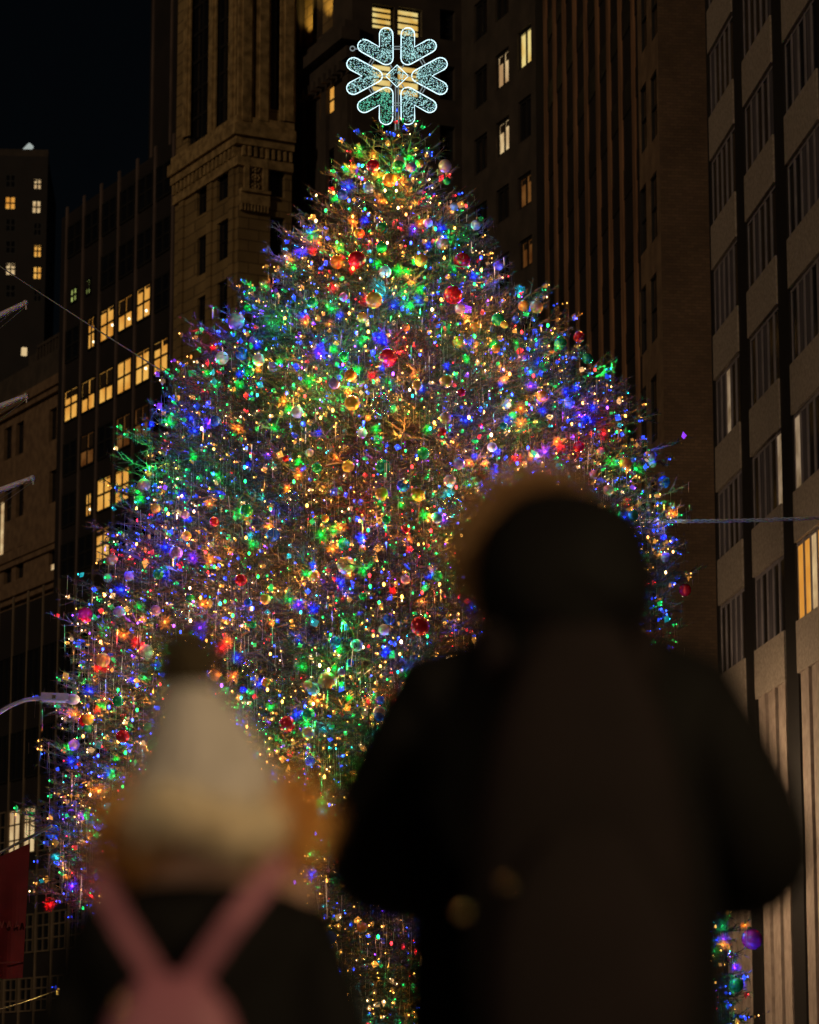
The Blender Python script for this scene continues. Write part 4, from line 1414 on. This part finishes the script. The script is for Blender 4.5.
def hand(verts, edges, radii, wrist_i, palm, fdir, ndir, size=1.0):
    """palm and five bent fingers joined to the wrist vertex"""
    palm, fdir, ndir = np.array(palm, float), np.array(fdir, float), np.array(ndir, float)
    fdir /= np.linalg.norm(fdir); ndir /= np.linalg.norm(ndir); sd_ = np.cross(fdir, ndir)
    verts.append(tuple(palm)); edges.append((wrist_i, len(verts) - 1)); radii.append((.036 * size, .018 * size)); pi = len(verts) - 1
    for q, ln in ((-1.5, .8), (-.5, .95), (.5, 1.0), (1.5, .88)):
        b = palm + fdir * .045 * size + sd_ * q * .019 * size
        a1 = b + fdir * .035 * ln * size - ndir * .006; a2 = a1 + fdir * .022 * ln * size - ndir * .018 * size
        last = pi
        for p, r in ((b, .0095), (a1, .0085), (a2, .007)):
            verts.append(tuple(p)); edges.append((last, len(verts) - 1)); radii.append(r * size); last = len(verts) - 1
    b = palm + sd_ * -.034 * size + fdir * .005
    last = pi
    for p, r in ((b, .011), (b + fdir * .03 * size - sd_ * .012 - ndir * .01, .0095), (b + fdir * .05 * size - sd_ * .008 - ndir * .024, .008)):
        verts.append(tuple(p)); edges.append((last, len(verts) - 1)); radii.append(r * size); last = len(verts) - 1

def face(hb, hc, s, parent):
    """eyes, nose, mouth and ears on the far side of the head"""
    m = MB()
    x, y, z = hc
    for e in (-1, 1):
        m.sphere((x + e * .032 * s, y + .088 * s, z + .005), .012 * s, 8)
    m.build('eyes', POM, parent, True)

def figure(t, x, y, hz, sh_z, sh_w, hip_z, elbow, fore, head_r, knee_z):
    """one continuous body: head, torso, arms with hands, legs with feet"""
    v = [(x, y, hip_z), (x, y, (hip_z + sh_z) / 2), (x, y + .0, sh_z - .06), (x, y + .01, sh_z + .05), (x, y + .02, hz - head_r * .55), (x, y + .02, hz + head_r * .25), (x, y + .015, hz + head_r * .75)]
    e = [(0, 1), (1, 2), (2, 3), (3, 4), (4, 5), (5, 6)]
    k = head_r / .105
    r = [(.13 * k, .1 * k), (.12 * k, .09 * k), (.13 * k, .09 * k), .05 * k, .075 * k, .098 * k, .07 * k]
    v.append((x, y + .02 + head_r * 1.05, hz - head_r * .1)); e.append((5, 7)); r.append(.013)      # nose
    for s_ in (-1, 1):
        b = len(v)
        v += [(x + s_ * sh_w * .8, y, sh_z - .02), (x + s_ * elbow[0], y + elbow[1], elbow[2]), (x + s_ * fore[0], y + fore[1], fore[2])]
        e += [(2, b), (b, b + 1), (b + 1, b + 2)]; r += [.05 * k, .042 * k, .028 * k]
        hand(v, e, r, b + 2, (x + s_ * (fore[0] - .03), y + fore[1] + .06, fore[2] - .02), (-s_ * .5, .8, -.1), (0, 0, 1), k)
        b = len(v)
        v += [(x + s_ * .1 * k, y, hip_z - .08), (x + s_ * .11 * k, y + .02, knee_z), (x + s_ * .11 * k, y - .02, .09), (x + s_ * .13 * k, y + .15 * k, .04)]
        e += [(0, b), (b, b + 1), (b + 1, b + 2), (b + 2, b + 3)]; r += [.085 * k, .058 * k, .04 * k, .03 * k]
    return skinned('body', v, e, r, SKIN, t)

# --- the man on the right, seen from behind, head turned a little to the left
MX, MY = (565 - CX) / F_PX * 4.0, 4.0
man = thing('person', 'man in black puffer jacket and fur trimmed hood seen from behind with a dark backpack', 'person', (MX, MY, 0))
PZm = lambda py, Y=MY: at(CX, py, Y)[2]
PXm = lambda px, Y=MY: at(px, 800, Y)[0]
hz = PZm(578)
figure(man, MX, MY, hz, PZm(668), .2, .92, (.26, .02, PZm(880)), (.2, .24, PZm(880) + .02), .1, .5)
# jacket: torso and sleeves
v = [(MX, MY, .84), (MX, MY, 1.02), (MX, MY, 1.18), (MX, MY, 1.34), (MX, MY, 1.45), (MX, MY + .01, 1.54)]
e = [(i, i + 1) for i in range(5)]
r = [(.235, .15), (.23, .15), (.225, .15), (.22, .14), (.185, .12), (.115, .085)]
for (sx, ex, s_) in ((PXm(440), PXm(368), -1), (PXm(690), PXm(771), 1)):
    b = len(v)
    zs_, ez = PZm(712), PZm(868)
    v += [(sx, MY, zs_), ((sx + ex) / 2 + s_ * .006, MY, (zs_ + ez) / 2), (ex, MY + .01, ez), (ex - s_ * .03, MY + .13, ez - .01), (ex - s_ * .10, MY + .25, ez + .01)]
    e += [(4, b), (b, b + 1), (b + 1, b + 2), (b + 2, b + 3), (b + 3, b + 4)]
    r += [.092, .088, .08, .07, .05]
skinned('jacket', v, e, r, BLACK, man)
# trousers and boots
v = [(MX, MY, .93), (MX, MY, .86)]; e = [(0, 1)]; r = [(.17, .13), (.17, .13)]
for s_ in (-1, 1):
    b = len(v); v += [(MX + s_ * .1, MY, .75), (MX + s_ * .115, MY + .02, .48), (MX + s_ * .115, MY - .02, .12)]
    e += [(1, b), (b, b + 1), (b + 1, b + 2)]; r += [.1, .078, .062]
skinned('trousers', v, e, r, DENIM, man)
for s_ in (-1, 1):
    skinned('boot', [(MX + s_ * .115, MY - .02, .2), (MX + s_ * .115, MY - .03, .06), (MX + s_ * .125, MY + .08, .05), (MX + s_ * .13, MY + .17, .045)],
            [(0, 1), (1, 2), (2, 3)], [.07, .06, .05, .042], BOOT, man)
# hood: a soft shell whose opening faces ahead and a little left
hc = np.array([PXm(567), MY - .01, PZm(583)])
m = MB()
nu, nv = 28, 16
yaw = R_(22)
fwd_h = np.array([-math.sin(yaw), math.cos(yaw), .30]); fwd_h /= np.linalg.norm(fwd_h)
sx_ = np.cross(fwd_h, [0, 0, 1]); sx_ /= np.linalg.norm(sx_); up_ = np.cross(sx_, fwd_h)
rings = []
for j in range(nv + 1):
    ph = math.pi * .70 * j / nv
    ring = []
    for i in range(nu):
        th = 2 * math.pi * i / nu
        wob = 1 + .02 * math.sin(3 * th + 4 * ph)
        d = -fwd_h * math.cos(ph) + (sx_ * math.cos(th) * .98 + up_ * math.sin(th) * 1.0) * math.sin(ph)
        ring.append(hc + d * .128 * wob)
    rings.append(ring)
for j in range(nv):
    for i in range(nu):
        i2 = (i + 1) % nu
        m.quad(rings[j][i], rings[j + 1][i], rings[j + 1][i2], rings[j][i2])
# hood's skirt joins the collar
ng = [(hc[0] + .10 * math.cos(q), hc[1] + .0 + .10 * math.sin(q), hc[2] - .06) for q in np.linspace(0, 2 * math.pi, 21)[:-1]]
nb_ = [(hc[0] + .135 * math.cos(q), hc[1] + .12 * math.sin(q), hc[2] - .17) for q in np.linspace(0, 2 * math.pi, 21)[:-1]]
for i in range(20):
    m.quad(ng[i], nb_[i], nb_[(i + 1) % 20], ng[(i + 1) % 20])
m.build('hood', BLACK, man, True)
oc = hc + fwd_h * .06 + np.array([-.02, 0, .03])
cs, ns = [], []
for q in np.linspace(0, 2 * math.pi, 160):
    d = sx_ * math.cos(q) + up_ * math.sin(q)
    for w_ in (-.02, 0, .02):
        cs.append(oc + d * .088 + fwd_h * w_); ns.append(d * 1.0 - fwd_h * .25)
m = MB(); m.tube([oc + (sx_ * math.cos(q) + up_ * math.sin(q)) * .083 for q in np.linspace(0, 2 * math.pi, 33)[:-1]], .022, 8, closed=True)
ft = m.build('fur_trim', FUR_TAN, man, True)
fur('fur_tufts', cs, ns, .045, .0025, 9000, FUR_TAN, man, .1)

# --- his backpack
bpk = thing('backpack', 'dark maroon backpack worn by the man in the puffer jacket', 'backpack', (MX, MY - .2, 1.0))
def rounded_pack(name, cx_, cy_, z0, z1, wx, wy, material, parent, ex=2.6):
    m = MB(); nz, nr = 14, 28
    G = []
    for j in range(nz + 1):
        q = j / nz; s_ = (1 - abs(2 * q - 1) ** ex * .6)
        G.append([(cx_ + wx * s_ * abs(math.cos(a)) ** .6 * math.copysign(1, math.cos(a)) * (1 - .18 * q), cy_ + wy * s_ * abs(math.sin(a)) ** .6 * math.copysign(1, math.sin(a)), z0 + (z1 - z0) * q) for a in np.linspace(0, 2 * math.pi, nr + 1)[:-1]])
    for j in range(nz):
        for i in range(nr): m.quad(G[j][i], G[j][(i + 1) % nr], G[j + 1][(i + 1) % nr], G[j + 1][i])
    m.poly(G[-1]); m.poly(G[0][::-1])
    return m.build(name, material, parent, True)
rounded_pack('bag', MX + .005, MY - .24, .86, PZm(655), .155, .1, MAROON, bpk)
rounded_pack('front_pocket', MX + .005, MY - .35, .9, PZm(850), .125, .04, MAROON, bpk)
for s_ in (-1, 1):
    m = MB(); m.tube([(MX + s_ * .09, MY - .17, 1.46), (MX + s_ * .1, MY - .08, 1.525), (MX + s_ * .115, MY + .06, 1.52), (MX + s_ * .13, MY + .15, 1.42), (MX + s_ * .14, MY + .16, 1.2), (MX + s_ * .15, MY + .08, 1.0)], .022, 8)
    m.build('strap', MAROON, bpk, True)
for (px, py) in ((505, 882), (462, 912)):
    q = at(px, py, MY - .395); m = MB(); m.sphere(q, .006, 10); m.build('zip_pull', GLINT, bpk, True)

# --- the girl on the left
GY = 3.6
GX = (205 - CX) / F_PX * GY
girl = thing('person', 'child in cream bobble hat and dark coat with golden fur collar', 'person', (GX, GY, 0))
PZg = lambda py: at(CX, py, GY)[2]
PXg = lambda px: at(px, 850, GY)[0]
hz = PZg(778)
figure(girl, GX, GY, hz, PZg(890), .14, .68, (.17, .0, .86), (.15, .12, .72), .088, .36)
v = [(GX, GY, .5), (GX, GY, .72), (GX, GY, .92), (GX, GY, 1.06), (GX, GY, 1.14), (GX, GY, 1.2)]
e = [(i, i + 1) for i in range(5)]
r = [(.19, .15), (.165, .13), (.155, .12), (.145, .11), (.10, .09), (.065, .065)]
for s_ in (-1, 1):
    b = len(v)
    v += [(GX + s_ * .12, GY, 1.115), (GX + s_ * .158, GY, .98), (GX + s_ * .175, GY + .01, .86), (GX + s_ * .15, GY + .1, .74)]
    e += [(4, b), (b, b + 1), (b + 1, b + 2), (b + 2, b + 3)]; r += [.052, .056, .054, .042]
skinned('coat', v, e, r, BLACK, girl)
v = [(GX, GY, .62), (GX, GY, .56)]; e = [(0, 1)]; r = [(.11, .09)] * 2
for s_ in (-1, 1):
    b = len(v); v += [(GX + s_ * .075, GY, .5), (GX + s_ * .085, GY + .02, .34), (GX + s_ * .085, GY - .01, .1)]
    e += [(1, b), (b, b + 1), (b + 1, b + 2)]; r += [.07, .055, .045]
skinned('trousers', v, e, r, DENIM, girl)
for s_ in (-1, 1):
    skinned('boot', [(GX + s_ * .085, GY - .01, .18), (GX + s_ * .085, GY - .02, .05), (GX + s_ * .09, GY + .06, .045), (GX + s_ * .095, GY + .12, .04)],
            [(0, 1), (1, 2), (2, 3)], [.055, .05, .042, .036], BOOT, girl)
# hat: tapering knitted cone with ribs and a turned-up cuff
m = MB(); nr = 48
levels = [(815, 203, 76), (795, 204, 77), (775, 204, 71), (755, 203, 62), (735, 201, 53), (715, 198, 44), (698, 194, 36), (688, 191, 29), (682, 189, 15)]
G = []
for (py, pxc, hw) in levels:
    c_ = at(pxc, py, GY); rr = hw * GY / F_PX
    G.append([(c_[0] + rr * (1 + .025 * math.cos(a * 18)) * math.cos(a), GY + .01 + rr * (1 + .025 * math.cos(a * 18)) * math.sin(a), c_[2]) for a in np.linspace(0, 2 * math.pi, nr + 1)[:-1]])
for j in range(len(G) - 1):
    for i in range(nr): m.quad(G[j][i], G[j][(i + 1) % nr], G[j + 1][(i + 1) % nr], G[j + 1][i])
m.poly(G[-1])
hat = m.build('hat', KNIT, girl, True)
m = MB(); G = []
for (py, hw) in ((812, 78), (808, 84), (790, 84), (778, 79), (773, 73)):
    c_ = at(204, py, GY); rr = hw * GY / F_PX
    G.append([(c_[0] + rr * math.cos(a), GY + .01 + rr * math.sin(a), c_[2]) for a in np.linspace(0, 2 * math.pi, nr + 1)[:-1]])
for j in range(len(G) - 1):
    for i in range(nr): m.quad(G[j][i], G[j][(i + 1) % nr], G[j + 1][(i + 1) % nr], G[j + 1][i])
m.build('hat_cuff', KNIT, hat, True)
pc = at(187, 662, GY)
cs = [pc + unit(rng.normal(size=3)) * .035 for _ in range(200)]
m = MB(); m.sphere(pc, .039, 12); pomc = m.build('pompom', POM, hat, True)
fur('pompom_tufts', cs, [q - pc for q in cs], .02, .002, 2500, POM, girl, 0).name = 'pompom_fluff'
# fur collar of the lowered hood
def collar(name, a0, a1, rx, ry, z, rad_, material, tl_, n):
    cs, ns = [], []
    pts = []
    for q in np.linspace(a0, a1, 60):
        p = np.array([GX + .008 + rx * math.cos(q), GY + ry * math.sin(q), z + .012 * math.cos(q * 3)])
        pts.append(p)
        for k in range(10):
            a = 2 * math.pi * k / 10
            d = np.array([math.cos(q) * math.cos(a), math.sin(q) * math.cos(a), math.sin(a)])
            cs.append(p + d * rad_); ns.append(d)
    m = MB(); m.tube(pts, rad_, 10); m.build(name, material, girl, True)
    fur(name + '_tufts', cs, ns, tl_, .0022, n, material, girl, .35)
collar('fur_collar', R_(200), R_(330), .084, .108, PZg(826), .02, FUR_CREAM, .024, 2600)
collar('hood_fur', R_(-32), R_(212), .082, .07, PZg(828), .034, FUR_GOLD, .046, 11000)
# --- her pink backpack
pk = thing('backpack', 'small pink backpack with V shaped straps on the back of the child', 'backpack', (GX, GY - .15, .8))
bx = at(172, 1000, GY - .16)[0]
rounded_pack('bag', bx, GY - .16, .72, at(172, 976, GY - .16)[2], .093, .055, PINK, pk, 5.0)
for (x0, y0, x1, y1) in ((96, 872, 160, 985), (284, 862, 188, 987)):
    a, b = at(x0, y0, GY - .06), at(x1, y1, GY - .155)
    mid = (a + b) / 2 + np.array([0, -.06, 0])
    m = MB()
    pts = [at(x0 + (-6 if x0 < 150 else 6), y0 - 12, GY + .03), a + [0, -.03, 0], mid, b]
    for i in range(len(pts) - 1):
        p, q = np.array(pts[i]), np.array(pts[i + 1]); d = unit(q - p); sdv = unit(np.cross(d, [0, 1, 0])) * .0115
        m.hexa([p - sdv, p + sdv, p + sdv + [0, .012, 0], p - sdv + [0, .012, 0], q - sdv, q + sdv, q + sdv + [0, .012, 0], q - sdv + [0, .012, 0]])
    m.build('strap', PINK, pk)
q = at(121, 1004, GY - .222); m = MB(); m.sphere(q, .007, 10); m.build('zip_pull', GLINT, pk, True)
